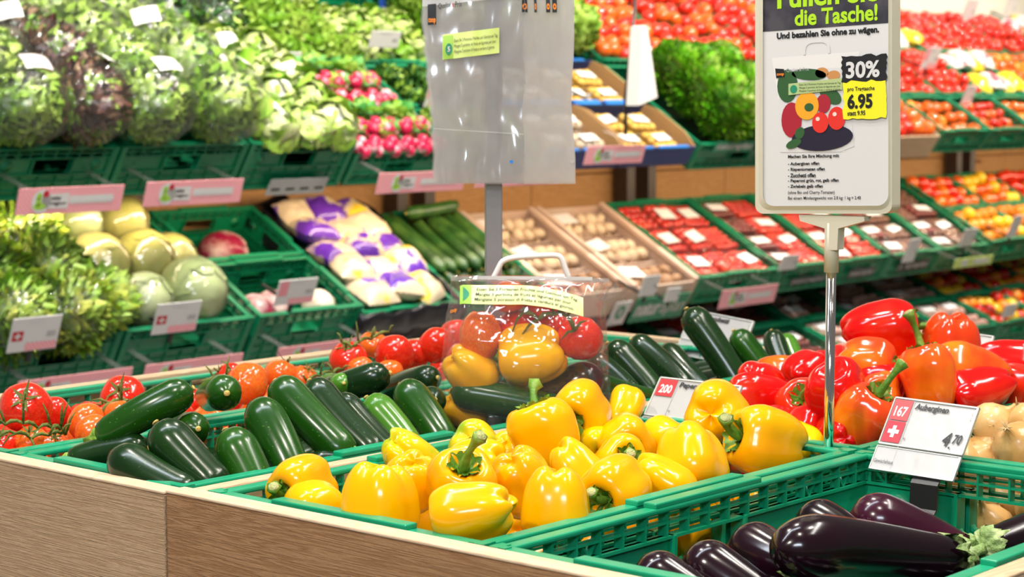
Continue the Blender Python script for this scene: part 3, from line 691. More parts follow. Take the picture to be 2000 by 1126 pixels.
TRL = [
 (680, 700, 1.985, 38, 'r', (-.1, .8, .4), 'red tomato left of the pair in front of the black film crate'),
 (729, 672, 2.05, 29, 'o', (.1, .8, .3), 'orange tomato raised behind the red pair'),
 (771, 692, 1.960, 40, 'r', (.2, .2, -.7), 'largest red tomato of the group left of the filled bag'),
 (809, 692, 1.985, 31, 'r', (.4, .2, -.7), 'red tomato right behind the largest one'),
 (853, 674, 1.960, 37, 'r', (-.2, .3, -.7), 'bright red tomato touching the side of the filled bag'),
 (890, 655, 2.05, 34, 'r', (-.2, .5, -.7), 'red tomato seen behind the left edge of the filled bag'),
 (705, 722, 1.95, 28, 'o', (-.2, .5, -.7), 'orange tomato low between the red ones and the zucchini'),
 (760, 730, 1.93, 30, 'o', (-.2, .5, -.7), 'orange tomato under the largest red one'),
]
for (px, py, Y, rp, k, d, lb) in TRL:
    p = onY(px, py, Y); tomato(k, p, rp/F*(p-Vector((0, 0, HC))).length, dirv(*d), lb, 'tomatoes in the crate left of the bag', star=d[1] >= .5)
for x0, x1, lb in ((1.285, 1.875, 'tomato in the lower layer of the left crate, mostly covered'), (1.925, 2.51, 'tomato in the lower layer of the rear crate, mostly covered')):
    for z in (-.034, -.086):
        fillers(26 if x0 < 1.5 else 20, x0, x1, 1.85, 2.145, TOP+z, lambda p: tomato('r' if rr.random() < .5 else 'o', p, .031, (rr.uniform(-.4, .4), rr.uniform(-.4, .4), 1), lb, lb.replace('tomato', 'tomatoes', 1).replace(', mostly covered', ''), star=False))
def vy(l): return [onY(*q) for q in l]
vine('tomato_vine', vy([(-20, 825, 1.88), (10, 828, 1.88), (45, 826, 1.87), (75, 836, 1.87), (100, 834, 1.87), (118, 838, 1.87), (128, 848, 1.87)]), .0020,
     [(1, dirv(-.3, .9, .2)*.022), (2, dirv(.1, 1, .2)*.04), (3, dirv(-.2, -.6, .6)*.02), (4, dirv(-.3, 1, .1)*.03), (5, dirv(.35, 1, .2)*.036), (5, dirv(.15, 1, .2)*.034), (6, dirv(.4, .9, 0)*.03), (4, dirv(.3, -.9, .2)*.02)], 'knotted green tomato vine across the left corner of the crate')
vine('tomato_vine', vy([(0, 850, 1.87), (30, 846, 1.865), (60, 856, 1.865), (95, 850, 1.865), (120, 846, 1.865)]), .0019,
     [(1, dirv(-.5, -.5, .3)*.02), (2, dirv(.3, -.7, .3)*.02), (3, dirv(.5, .5, .3)*.02), (4, dirv(.5, .5, .3)*.02)], 'lower green vine strand along the rim of the left tomato crate')
vine('tomato_vine', vy([(200, 806, 1.90), (215, 788, 1.90), (238, 786, 1.90), (262, 790, 1.90), (285, 782, 1.90)]), .0022,
     [(0, dirv(-.6, .3, .3)*.02), (2, dirv(0, 1, .2)*.03), (3, dirv(-.2, -.7, .3)*.016), (1, dirv(-1, .2, .3)*.025), (4, dirv(.4, .5, 0)*.016)], 'green vine over the red tomato behind the zucchini')
vine('tomato_vine', vy([(395, 760, 1.94), (420, 744, 1.94), (440, 738, 1.93), (450, 722, 1.93)]), .0020,
     [(1, dirv(-.5, .8, 0)*.025), (2, dirv(.2, 1, 0)*.03), (3, dirv(-.4, .4, 0)*.016), (1, dirv(-.8, 0, .3)*.02)], 'thin vine left of the big orange tomato')
vine('tomato_vine', vy([(600, 745, 1.93), (625, 733, 1.93), (650, 728, 1.93), (668, 722, 1.93)]), .0020,
     [(1, dirv(.2, .8, 0)*.02), (2, dirv(-.4, .7, 0)*.016), (3, dirv(.5, .2, 0)*.012), (0, dirv(-.5, .5, .3)*.014)], 'dry vine stalk between the two tomato crates')
vine('tomato_vine', vy([(668, 668, 1.98), (690, 682, 1.97), (700, 668, 1.97), (725, 662, 2.0), (760, 648, 2.0)]), .0022,
     [(0, dirv(-.5, .9, 0)*.016), (2, dirv(-.1, 1, 0)*.03), (1, dirv(-.6, -.2, .3)*.015), (4, dirv(.4, .6, 0)*.012), (3, dirv(.3, 1, .1)*.02)], 'green vine bridging the red and the raised orange tomato')
# ------------------------------------------------------------------ onions
ONI = mat('onion_skin', (.62, .34, .10), .32, .5, coat=.2, bump=(30, .25, (1, 1, .1)), var=[((.78, .52, .22), 22, .4, .7, (1, 1, .15)), ((.40, .18, .05), 60, .66, .75, (1, 1, .08))])
ONR = mat('onion_fibre', (.60, .42, .20), .8, var=((.35, .2, .08), 60, .4, .7))
def onion(p, r, d, label, seed=0):
    root = empty('onion', Matrix.Translation(p) @ frame(d, seed), label, 'onion', 'onions behind the aubergines')
    pr = [(.02, -.88), (.30, -.86), (.68, -.68), (.93, -.32), (1, .02), (.93, .34), (.72, .62), (.42, .82), (.20, .98), (.12, 1.15), (.13, 1.3)]
    MB().tube([(0, 0, z*r) for _, z in pr], [q*r for q, _ in pr], 24, sq=lambda k, t: 1+.012*math.cos(7*k+seed)).build('skin', ONI, root)
    b = MB(); q = random.Random(seed)
    for i in range(9):
        a = q.uniform(0, 6.28); b.tube([(0, 0, 1.25*r), (.08*r*math.cos(a), .08*r*math.sin(a), 1.4*r), (.3*r*math.cos(a), .3*r*math.sin(a), r*q.uniform(1.35, 1.6))], [.05*r, .035*r, .008*r], 5)
    b.build('neck_fibres', ONR, root)
    b = MB()
    for i in range(12):
        a = q.uniform(0, 6.28); b.tube([(0, 0, -.86*r), (.14*r*math.cos(a), .14*r*math.sin(a), -.95*r), (.26*r*math.cos(a), .26*r*math.sin(a), -r*q.uniform(.9, 1.0))], [.02*r, .015*r, .006*r], 4)
    b.build('root_hairs', ONR, root)
    return root
for i, (px, py, Y, rp, d, lb) in enumerate([
 (1938, 828, 1.075, 44, (.55, .5, .1), 'golden onion with its dry neck against the red peppers'),
 (1990, 872, 1.000, 50, (-.45, .55, .5), 'big pale onion at the right edge with papery neck'),
 (1912, 898, 1.060, 40, (.35, .6, .4), 'pale onion just behind the number 167 card'),
 (2010, 825, 1.030, 40, (.3, .5, .4), 'bright onion cut by the right edge behind the big pale one'),
 (1962, 985, 1.010, 40, (-.4, .2, .8), 'onion seen through the hand hole of the crate wall'),
 (2020, 990, .960, 38, (.4, .2, .8), 'second onion seen through the hand hole at the right edge')]):
    p = onY(px, py, Y); onion(p, rp/F*(p-Vector((0, 0, HC))).length, dirv(*d), lb, i)
nk = 0
for z in (-.082, -.028):
    for i in range(9):
        for j in range(5):
            p = Vector((1.96+i*.065, .795+j*.07, TOP+z))
            if z > -.05 and p.x < 2.02: continue
            onion(p, .030, (rr.uniform(-.5, .5), rr.uniform(-.5, .5), 1), 'onion in the lower layer of the crate, mostly covered', nk)['group'] = 'lower layer of onions'; nk += 1
# ================================================================== wall shelving
# each tier: front rim line (Y, z), slope; local x = along the wall, y = up the slope, z = off the slope
TIER = {'upper': T(0, 4.0, HC-.125) @ RX(R(33)), 'lower': T(0, 4.0, HC-.592) @ RX(R(30)), 'floor': T(0, 3.93, HC-.965) @ RX(R(22))}
PL = {'upper': 'upper', 'lower': 'middle', 'floor': 'lowest'}
for k, (dep, zz) in {'upper': (1.08, -.165), 'lower': (.58, -.165), 'floor': (.60, -.125)}.items():
    sh = empty('wall_shelf', TIER[k], 'sloping dark steel shelf carrying the ' + PL[k] + ' row of produce crates', 'shelf')
    sx = 9.9-2.3
    MB().bbox(2.3, 9.9, .10, dep, zz-.012, zz, .003).build('shelf_plate', DKM, sh)
# ------------------------------------------------------------------ leaf produce prototypes (kept far below as first copies)
def leafmat(name, c, c2, rough=.45, sc=9): return mat(name, c, rough, .4, var=(c2, sc, .38, .68), sss=0)
LG = leafmat('green_leaf', (.17, .38, .02), (.44, .60, .10)); LB = leafmat('bright_green_leaf', (.10, .42, .006), (.28, .62, .02))
LG2 = leafmat('fresh_green_leaf', (.24, .46, .03), (.46, .62, .14)); LR2 = leafmat('dark_red_leaf', (.06, .016, .018), (.20, .09, .06), .4, 14); LD = leafmat('dark_green_leaf', (.02, .09, .012), (.06, .18, .02)); LP = leafmat('pale_green_leaf', (.42, .54, .14), (.66, .70, .36))
LR = leafmat('red_brown_leaf', (.16, .05, .035), (.34, .24, .12), .4, 14); LY = leafmat('yellow_green_leaf', (.34, .46, .02), (.62, .66, .14))
RAD = mat('radish_skin', (.55, .01, .07), .3, .5, coat=.2, var=((.85, .55, .60), 30, .52, .66)); WTU = mat('white_root_skin', (.80, .74, .60), .45, var=((.62, .52, .35), 10, .5, .8))
CAB = mat('cabbage_leaf', (.46, .56, .22), .35, .5, bump=(14, .5), var=((.68, .74, .45), 5, .4, .7)); CABL = mat('old_cabbage_leaf', (.46, .46, .10), .4, var=((.62, .60, .22), 6, .4, .7))
RDC = mat('radicchio_leaf', (.30, .01, .05), .35, var=((.80, .62, .58), 9, .5, .66)); MUSH = mat('mushroom_cap', (.70, .52, .33), .6, var=((.82, .70, .54), 14, .4, .7)); MUB = mat('brown_mushroom_cap', (.32, .17, .09), .6, var=((.45, .27, .15), 14, .4, .7))
FILM = film('crinkled_film', haze=.03, rough=.07, bump=(34, 1.0), gl=.35, fr=.18); FILM2 = film('taut_film', haze=.05, rough=.08, bump=(14, .5), gl=.4)
ORF = mat('orange_fruit_skin', (.82, .22, .01), .35, bump=(160, .15), var=((.85, .32, .02), 6, .4, .7))
YEF = mat('yellow_fruit_skin', (.88, .58, .02), .3, var=((.86, .42, .02), 6, .5, .7)); CUC = mat('cucumber_skin', (.02, .075, .012), .35, bump=(60, .3), var=((.08, .17, .03), 18, .45, .75))
DAT = mat('dark_dried_fruit', (.13, .045, .03), .3, var=((.30, .12, .06), 30, .4, .7)); PKF = mat('pink_potato_skin', (.55, .30, .24), .5, var=((.68, .42, .33), 8, .4, .7))
CHAN = mat('golden_mushroom', (.72, .40, .04), .5, var=((.85, .55, .10), 30, .4, .7))
PUR = mat('purple_print', (.12, .03, .42), .35, coat=.3); PAC = mat('cream_printed_film', (.74, .60, .42), .3, coat=.4, var=[((.12, .03, .42), 7, .54, .58), ((.85, .62, .05), 5, .60, .64)])
PWH = mat('white_printed_film', (.80, .74, .74), .25, coat=.5, var=[((.72, .08, .12), 10, .58, .62), ((.85, .60, .05), 7, .62, .66)])
YEF2 = mat('yellow_printed_film', (.85, .62, .03), .25, coat=.5, var=((.80, .76, .70), 8, .6, .64))
BAG = mat('black_film', (.010, .009, .012), .22, .5, coat=.3, bump=(9, .9)); STK = mat('white_sticker', (.86, .84, .84), .4)

def leafy(n, Rr, mats, seed, L=1.0, ruffle=.12, spread=.9, w=.5, nu=5, nv=7, flat=.8, core=None):
    """head of n ruffled leaves growing from the base (-z) round the middle"""
    b = MB(); q = random.Random(seed)
    if core is not None: b.ball((0, 0, 0), (Rr*.72, Rr*.72, Rr*.66*flat), 14, 9, core)
    for i in range(n):
        t = i/n; a = i*2.39996+q.uniform(-.3, .3); op = spread*(.25+.75*t)+q.uniform(-.12, .12)
        ll = Rr*L*q.uniform(.85, 1.15)*(1.35+.35*t); ww = Rr*w*q.uniform(.85, 1.2)*(.8+.5*t); s0 = q.uniform(0, 6)
        def g(u, v):
            x = (u-.5)*2; wd = ww*math.sin(math.pi*min(1, .12+v*.80))**.7*(1.0)
            rf = ruffle*Rr*(v**1.2)*(math.sin(9*u*1.9+s0+5*v)+.6*math.sin(14*v+s0*2+6*u))*(.35+abs(x))
            ang = op*1.15*math.sin(min(1, v*1.05)*math.pi*.62)
            rad = ll*v*math.sin(ang*1.1)+Rr*.10+rf; zz = -Rr*.75*flat+ll*flat*v*math.cos(ang*.75)*1.05-abs(x)*ww*.15
            X = rad-(x*x)*wd*.35; Y = x*wd
            return Vector((X*math.cos(a)-Y*math.sin(a), X*math.sin(a)+Y*math.cos(a), zz+rf*.3))
        b.grid(g, nu, nv, q.randrange(len(mats)))
    return b
def leafball(n, rx, ry, rz, size, nm, seed, ruffle=.25, lift=.5, core=0, nu=3, nv=4, wide=.6):
    """compact leafy ball: n small crinkled leaves standing off an ellipsoid core"""
    b = MB(); q = random.Random(seed); b.ball((0, 0, 0), (rx*.86, ry*.86, rz*.86), 16, 10, core)
    for i in range(n):
        z = 1-2*(i+.5)/n; a = i*2.39996; sr = math.sqrt(1-z*z)
        nrm = Vector((sr*math.cos(a), sr*math.sin(a), z)); p0 = Vector((nrm.x*rx*.84, nrm.y*ry*.84, nrm.z*rz*.84))
        t = Vector((0, 0, 1))-nrm*nrm.z; t = (t if t.length > .1 else Vector((1, 0, 0))).normalized(); t = (t+nrm.cross(t)*q.uniform(-.8, .8)).normalized()
        d = (t*(1-lift)+nrm*lift*q.uniform(.6, 1.4)).normalized(); sd = d.cross(nrm).normalized(); L_ = size*q.uniform(.7, 1.25); s0 = q.uniform(0, 6)
        def g(u, v):
            x = (u-.5)*2; w = L_*wide*math.sin(math.pi*(.12+.74*v))
            return p0+d*L_*v+sd*x*w+nrm*(L_*ruffle*v*math.sin(7*u+s0+6*v)+L_*.28*math.sin(2.6*v)-abs(x)*L_*.10)
        b.grid(g, nu, nv, q.randrange(nm))
    return b
def shell(rx, ry, rz, seed, amp=.10, n=20, tail=None):
    def fn(p): return 1+amp*mn.noise(Vector((p.x*2.2+seed, p.y*2.2, p.z*2.2)))+amp*.6*mn.noise(Vector((p.x*6, p.y*6+seed, p.z*6)))
    b = MB().ball((0, 0, 0), (rx, ry, rz), n, n//2+2, fn=fn)
    if tail: b.tube([(0, ry*.9, 0), (0, ry*1.25, .005), (0, ry*1.6, .0)], [.02, .012, .03], 10, cap=False)
    return b
MC = {}
def once(key, fn):
    if key not in MC: MC[key] = fn()
    return MC[key]
def head(kind, M, label, group, seed=0, cat='vegetable'):
    """one leafy head; M maps its local frame (z = growth) to the world"""
    v = seed % 3
    if kind == 'curly':   me = once(('c', v), lambda: leafball(150, .088, .08, .10, .042, 2, v, .26, .35).mesh('lettuce_head', [LG, LG2]))
    if kind == 'red':     me = once(('r', v), lambda: leafball(190, .10, .088, .105, .036, 3, v+5, .38, .5).mesh('lettuce_head', [LR, LR2, LG]))
    if kind == 'romaine': me = once(('o', v), lambda: leafball(60, .052, .048, .095, .055, 2, v+9, .10, .15, 1).mesh('lettuce_head', [LG, LP]))
    if kind == 'parsley': me = once(('p', v), lambda: leafball(430, .095, .085, .10, .026, 3, v+2, .5, .8, 2, 2, 3, .8).mesh('parsley_bunch', [LB, LB, LG]))
    if kind == 'dark':    me = once(('d', v), lambda: leafball(160, .075, .07, .085, .034, 3, v+3, .3, .5).mesh('herb_bunch', [LD, LD, LG]))
    if kind == 'celery':  me = once(('ce', v), lambda: celery(v))
    if kind == 'endive':  me = once(('e', v), lambda: leafball(260, .095, .085, .10, .036, 3, v+4, .45, .6, 0).mesh('endive_head', [LG, LY, LG2]))
    name = {'curly': 'lettuce', 'red': 'red_lettuce', 'romaine': 'romaine_heart', 'parsley': 'parsley_bunch', 'dark': 'herb_bunch', 'celery': 'celery_bunch', 'endive': 'curly_endive'}[kind]
    r = empty(name, M, label, cat, group); link('leaves', me, r); return r
def celery(v):
    b = MB(); q = random.Random(v)
    for i in range(13):
        x = q.uniform(-.03, .03); y = q.uniform(-.02, .02); e = q.uniform(-.04, .04)
        b.tube([(x*.6, y*.6, -.10), (x, y, -.02), (x*1.3+e, y*1.6, .09)], [.010, .008, .004], 7, 1)
        for k in range(4):
            a = q.uniform(0, 6.28); p = Vector((x*1.3+e+q.uniform(-.02, .02), y*1.6+q.uniform(-.02, .02), .09+q.uniform(-.02, .04)))
            b.grid(lambda u, w: p+Vector(((w*.05)*math.cos(a)-(u-.5)*.05*math.sin(3*w)*math.sin(a), (w*.05)*math.sin(a)+(u-.5)*.05*math.sin(3*w)*math.cos(a), .012*math.sin(8*u+5*w))), 3, 4, 0)
    b.ball((0, 0, -.10), (.032, .028, .028), 12, 8, 2); return b.mesh('celery_stalks', [LG, LP, WTU])
def wrap(root, rx, ry, rz, seed, sticker=True, z0=0.0, pink=False):
    link('film_bag', once(('w', rx, ry, rz, seed % 3), lambda: shell(rx, ry, rz, seed % 3, tail=False).mesh('film_bag', FILM)), root, T(0, 0, z0))
    if sticker:
        a, b = .036, .026
        me = once(('st', rx, rz, pink), lambda: MB().grid(lambda u, v: Vector(((.5-u)*2*a, ry*1.14*math.sqrt(max(.1, 1-((u-.5)*2*a/rx)**2-((v-.5)*2*b/rz)**2)), (v-.5)*2*b)), 6, 4).mesh('sticker', PWH if pink else STK))
        link('sticker', me, root, T(0, 0, z0) @ RX(.35+.25*(seed % 3)) @ RZ(.5*(seed % 3)-.5))
def radishes(M, label, group, seed):
    r = empty('radish_bunch', M, label, 'radishes', group); q = random.Random(seed)
    rb = once('rb', lambda: MB().ball((0, 0, 0), (.019, .019, .020), 14, 9).tube([(0, 0, -.014), (.002, 0, -.03), (.006, .001, -.042)], [.003, .0012, .0003], 6).mesh('radish', RAD))
    for i in range(9):
        link('radish', rb, r, T((i % 5-2)*.030+q.uniform(-.004, .004), -.035-.026*(i//5)+q.uniform(-.004, .004), .010+.016*(i % 2)) @ RX(R(90)+q.uniform(-.4, .4)) @ RZ(q.uniform(0, 6)))
    link('leaves', once(('rl', seed % 2), lambda: leafball(44, .04, .018, .030, .034, 2, 40+seed % 2, .3, .4).mesh('leaves', [RLF, LG])), r, T(0, .028, .004) @ RX(R(-70)))
    return r
RLF = leafmat('radish_leaf', (.06, .30, .05), (.22, .52, .14))
def cabbage(M, r0, label, group, seed, m=None, cat='cabbage', name='cabbage', film_=True):
    def mk():
        b = MB().ball((0, 0, 0), (r0, r0, r0*1.12), 24, 16, fn=lambda p: 1+.05*mn.noise(Vector((p.x*2+seed, p.y*2, p.z*2))))
        q = random.Random(seed)
        for i in range(7):
            a0 = i*.9+q.uniform(-.2, .2); w = .75
            def g(u, v):
                a = a0+(u-.5)*2*w*math.sin(math.pi*(.1+.8*v)); p = math.pi*(.98-.75*v); k = r0*(1.03+.012*math.sin(13*u+7*v)+.05*abs(u-.5)*v)
                return Vector((k*math.sin(p)*math.cos(a), k*math.sin(p)*math.sin(a), k*1.12*math.cos(p)))
            b.grid(g, 8, 8, 0)
        return b.mesh('cabbage_head', m or CAB)
    r = empty(name, M, label, cat, group); link('leaves', once(('cab', r0, seed % 4, (m or CAB).name), mk), r)
    if film_: link('film', once(('cf', r0), lambda: shell(r0*1.07, r0*1.07, r0*1.2, 1, .04).mesh('film', FILM2)), r)
    return r
def tiny_tomato(M, r, kind, label, group, name='tomato', cat='tomato', m=None, star=True):
    o = empty(name, M @ SCL(r), label, cat, group)
    me = once(('tt', kind), lambda: MB().ball((0, 0, 0), (1, 1, .86), 16, 10).mesh('fruit', {'r': TR_, 'o': TO_, 'f': ORF, 'y': YEF, 'p': PKF}[kind]))
    link('flesh', me, o)
    if star: link('calyx', once('ss', lambda: smallstar()), o)
    return o
def smallstar():
    b = MB()
    for i in range(5):
        a = 1.2566*i; b.add([(.5*math.cos(a), .5*math.sin(a), .86), (.1*math.cos(a+.9), .1*math.sin(a+.9), .85), (0, 0, .93), (.1*math.cos(a-.9), .1*math.sin(a-.9), .85)], ((0, 1, 2, 3),), 0, False)
    return b.mesh('calyx', VINE)
def punnet(M, w, d, h, fruit, label, group, seed, sticker='w', tray=None, cat='punnet', lidded=True):
    """shallow tray w x d x h with fruit, clear lid film and a paper sticker"""
    r = empty('punnet', M, label, cat, group); q = random.Random(seed)
    def tr():
        b = MB(); b.box(-w/2, w/2, -d/2, d/2, 0, .002)
        for s_ in (-1, 1):
            b.box(s_*w/2-.0015, s_*w/2+.0015, -d/2, d/2, 0, h); b.box(-w/2, w/2, s_*d/2-.0015, s_*d/2+.0015, 0, h)
            b.box(s_*w/2-.004, s_*w/2+.004, -d/2-.003, d/2+.003, h-.002, h); b.box(-w/2, w/2, s_*d/2-.004, s_*d/2+.004, h-.002, h)
        return b.mesh('tray', tray or CLEAR)
    link('tray', once(('tray', w, d, h, (tray or CLEAR).name), tr), r)
    fm, fr, mode = fruit
    if mode == 'parts':
        nx = int(w/(2.0*fr)); ny = int(d/(2.0*fr))
        for i in range(nx):
            for j in range(ny):
                link('mushroom', once(('mu', fm.name), lambda: MB().ball((0, 0, 0), (1, 1, .72), 14, 9).tube([(0, 0, -1.1), (0, 0, -.2)], [.42, .4], 8).mesh('mushroom', fm)), r,
                     T((i-(nx-1)/2)*2*fr, (j-(ny-1)/2)*2*fr, fr*1.2+q.uniform(0, .01)) @ RX(q.uniform(-1.2, 1.2)) @ RY(q.uniform(-1, 1)) @ SCL(fr))
    else:
        def fl():
            b = MB(); qq = random.Random(seed % 3)
            nx = int(w/(1.9*fr)); ny = int(d/(1.9*fr))
            for k in range(2):
                for i in range(nx):
                    for j in range(ny):
                        b.ball(((i-(nx-1)/2)*1.9*fr+qq.uniform(-.15, .15)*fr, (j-(ny-1)/2)*1.9*fr+qq.uniform(-.15, .15)*fr, fr*(1.0+k*1.35)+qq.uniform(0, .3)*fr), (fr, fr*mode, fr*.95), 8, 6, M=RZ(qq.uniform(0, 3)))
            return b.mesh('contents', fm)
        o = link('contents', once(('fl', w, d, fm.name, fr, mode, seed % 3), fl), r); o['kind'] = 'stuff'
        top = fr*3.4
        if lidded: link('lid_film', once(('lid', w, d, top), lambda: MB().grid(lambda u, v: Vector(((u-.5)*w, (v-.5)*d, max(h, top*.9)+.006*math.sin(math.pi*u)*math.sin(math.pi*v)+.002*math.sin(17*u+9*v))), 8, 8).mesh('lid_film', FILM2)), r)
    if sticker:
        zt_ = max(h, (fr*3.1 if mode != 'parts' else fr*2.4))+.009
        link('sticker', once(('pst', w, d, zt_, sticker), lambda: MB().box(-w*.28, w*.28, -d*.20, d*.20, zt_, zt_+.0008).mesh('sticker', PINK if sticker == 'p' else STK)), r, RZ(.15*(seed % 3)-.1))
    return r
def pillow(M, w, d, h, m, label, group, seed, cat='bag', name='printed_bag'):
    def mk():
        def sh(u, v, s_):
            x = (u-.5)*2; y = (v-.5)*2; k = (max(0, 1-abs(x)**2.4)*max(0, 1-abs(y)**2.4))**.5
            return Vector((x*w/2*(1-.06*y*y), y*d/2*(1-.05*x*x), s_*h/2*k*(1+.22*mn.noise(Vector((x*3+seed, y*3, s_))))+.002*math.sin(20*x+seed)*(abs(y) > .9)))
        return MB().grid(lambda u, v: sh(u, v, 1), 14, 14).grid(lambda u, v: sh(1-u, v, -1), 14, 14).mesh('printed_bag', m)
    o = link(name, once(('pl', w, d, h, m.name, seed % 3), mk)); o.matrix_world = M
    return tag(o, label, cat, group)

def local(tier, x, y, z, rot=None):
    return TIER[tier] @ T(x, y, z) @ (rot if rot is not None else Matrix.Identity(4))
rb = random.Random(77)
def U(a, b): return rb.uniform(a, b)
WH = {'upper': 'on the upper shelf', 'lower': 'on the middle shelf', 'floor': 'on the lowest shelf'}
# columns: tier, x0, x1, rim offset, crate depth list [(y0, length, height, crate kind)]
def bgcrate(tier, x0, x1, y0, ln, h, dz, label, kind='green'):
    w = x1-x0-.006; M = local(tier, (x0+x1)/2, y0, dz)
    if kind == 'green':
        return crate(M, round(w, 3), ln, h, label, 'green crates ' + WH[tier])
    r = empty('cardboard_crate' if kind != 'wood' else 'wooden_crate', M, label, 'crate')
    t = .006; out, inn, edge = {'blue': (BLUE, CARD, BLUEL), 'card': (CARDL, CARDL, CARDL), 'wood': (WOODX, WOODX, WOODX)}[kind]
    def side(n, x0, x1, y0, y1, hh):
        b = MB(); b.box(x0, x1, y0, y1, -h, hh)
        return b
    hs = .0 if kind == 'blue' else 0
    o = side('p', -w/2, w/2, 0, t, -.0).build('front_panel', out, r); side('p', -w/2, w/2, ln-t, ln, .0).build('back_panel', out, r)
    for s_ in (-1, 1):
        xx = s_*(w/2-t/2)
        b = MB(); b.add([(xx-t/2, t, -h), (xx-t/2, ln-t, -h), (xx-t/2, ln-t, .0), (xx-t/2, ln*.75, .018 if kind == 'blue' else .012), (xx-t/2, ln*.25, .018 if kind == 'blue' else .012), (xx-t/2, t, .0),
                         (xx+t/2, t, -h), (xx+t/2, ln-t, -h), (xx+t/2, ln-t, .0), (xx+t/2, ln*.75, .018 if kind == 'blue' else .012), (xx+t/2, ln*.25, .018 if kind == 'blue' else .012), (xx+t/2, t, .0)],
                        ((5, 4, 3, 2, 1, 0), (6, 7, 8, 9, 10, 11), (0, 1, 7, 6), (1, 2, 8, 7), (2, 3, 9, 8), (3, 4, 10, 9), (4, 5, 11, 10), (5, 0, 6, 11)), 0, False)
        b.build('side_panel', inn, r)
    MB().box(-w/2, w/2, 0, ln, -h, -h+.004).build('base', inn, r)
    if kind == 'blue':
        for y in (-.004, ln-t-.002):
            e = MB(); e.bbox(-w/2, -w*.13, y, y+t+.006, -.004, .005, .002); e.bbox(-.02, w*.38, y, y+t+.006, -.004, .005, .002); e.build('bright_edge', edge, r)
    if kind == 'card':
        for s_ in (-1, 1): MB().bbox(s_*(w/2-.012)-.012, s_*(w/2-.012)+.012, 0, ln, -.002, .014, .002).build('folded_flange', edge, r)
    return r
# ---- upper tier
n0 = HC
for i, (x0, x1) in enumerate(((2.34, 2.745), (2.745, 3.12), (3.125, 3.55), (3.555, 3.955))):
    bgcrate('upper', x0, x1, 0, .52, .15, 0, ['green crate of bagged lettuce at the far left end of the upper shelf', 'green crate front under the red brown bagged lettuce', 'green crate front under the bagged curly lettuce', 'green crate with a grey printed panel, holding bagged romaine hearts'][i])
    bgcrate('upper', x0, x1, .53, .52, .15, -.0, ['back crate at the far left end of the upper shelf', 'back crate above the red brown lettuce', 'back crate above the curly lettuce', 'back crate with dark leaves and white labels above the romaine hearts'][i])
def lie(a=0.0, up=.35): return RZ(a) @ RX(R(90)-up)      # a head laid on the slope, top towards the wall's top
for r_ in range(6):
    y = .06+.165*r_
    for (x, k, lb) in ((2.80, 'curly', 'pale bagged lettuce'), (3.0, 'red', 'red brown oak leaf lettuce in a film bag'), (3.21, 'curly', 'bagged curly green lettuce, left one of its pair'), (3.43, 'curly', 'bagged curly green lettuce, right one of its pair')):
        o = head(k, local('upper', x+U(-.015, .015), y, .055 + .05*math.sin(r_*.9+1), lie(U(-.3, .3), .5)), lb + (' resting on the front crate rim' if r_ == 0 else ', ' + ['', 'second', 'third', 'fourth', 'fifth', 'sixth'][r_] + ' up from the crate rim'), 'bagged lettuce heads', r_+int(x*10))
        wrap(o, .125, .112, .13, r_+int(x*7), sticker=(r_+int(x*10)) % 2 == 0, z0=.01, pink=x < 2.9)
for r_ in range(4):
    for c in range(3):
        o = head('romaine', local('upper', 3.625+.13*c+U(-.01, .01), .07+.125*r_, .02, lie(U(-.3, .3), .15)), 'bagged romaine hearts, ' + ['front', 'second', 'third', 'back'][r_] + ' row, ' + ['left', 'middle', 'right'][c], 'romaine hearts in film bags', r_+c)
        wrap(o, .062, .058, .105, r_*3+c, sticker=(r_+c) % 2 == 0, z0=.01)
for r_ in range(3):
    for c in range(2):
        o = head('dark', local('upper', 3.66+.19*c, .60+.15*r_, .02, lie(U(-.3, .3), .6)), 'dark bagged leaf salad, ' + ['front', 'middle', 'back'][r_] + ' row, ' + ['left', 'right'][c] + ' of the back crate', 'dark bagged salads', c+r_)
        wrap(o, .095, .09, .10, r_+c, sticker=True)
# radish column
for j, (y0, ln) in enumerate(((0, .24), (.25, .24), (.50, .50))):
    bgcrate('upper', 3.965, 4.375, y0, ln, .105, -.045, ['small green crate of radishes nearest the shelf edge', 'second small green crate of radishes up the slope', 'green crate of celery above the radishes'][j])
    bgcrate('upper', 4.385, 4.795, y0, ln, .105, -.045, ['small green crate partly behind the hanging bags', 'small green crate of dark herbs left of the hanging bags', 'green crate of pak choi left of the hanging bags'][j])
for j in range(2):
    for c in range(3):
        for q in range(2):
            radishes(local('upper', 4.04+.13*c, .075+.25*j+.085*q, -.055+.008*q), 'red radish bunch, ' + ['left', 'middle', 'right'][c] + ', ' + ['front', 'back'][q] + ' row of the ' + ['front', 'second'][j] + ' radish crate', 'radish bunches', c+q)
for c in range(4):
    for q in range(3):
        head('celery', local('upper', 4.02+.10*c, .61+.11*q, -.05+.01*q, lie(U(-.25, .25), .2) @ SCL(.85)), 'celery bunch with white root, ' + ['front', 'middle', 'back'][q] + ' row, number ' + ['one', 'two', 'three', 'four'][c] + ' from left', 'celery bunches', c+q, 'celery')
        if q < 2: head('romaine', local('upper', 4.44+.10*c, .60+.12*q, -.05+.01*q, lie(U(-.25, .25), .2) @ SCL(.82)), 'light green pak choi, ' + ['front', 'middle', 'back'][q] + ' row, number ' + ['one', 'two', 'three', 'four'][c] + ' from left', 'pak choi left of the hanging bags', c+q)
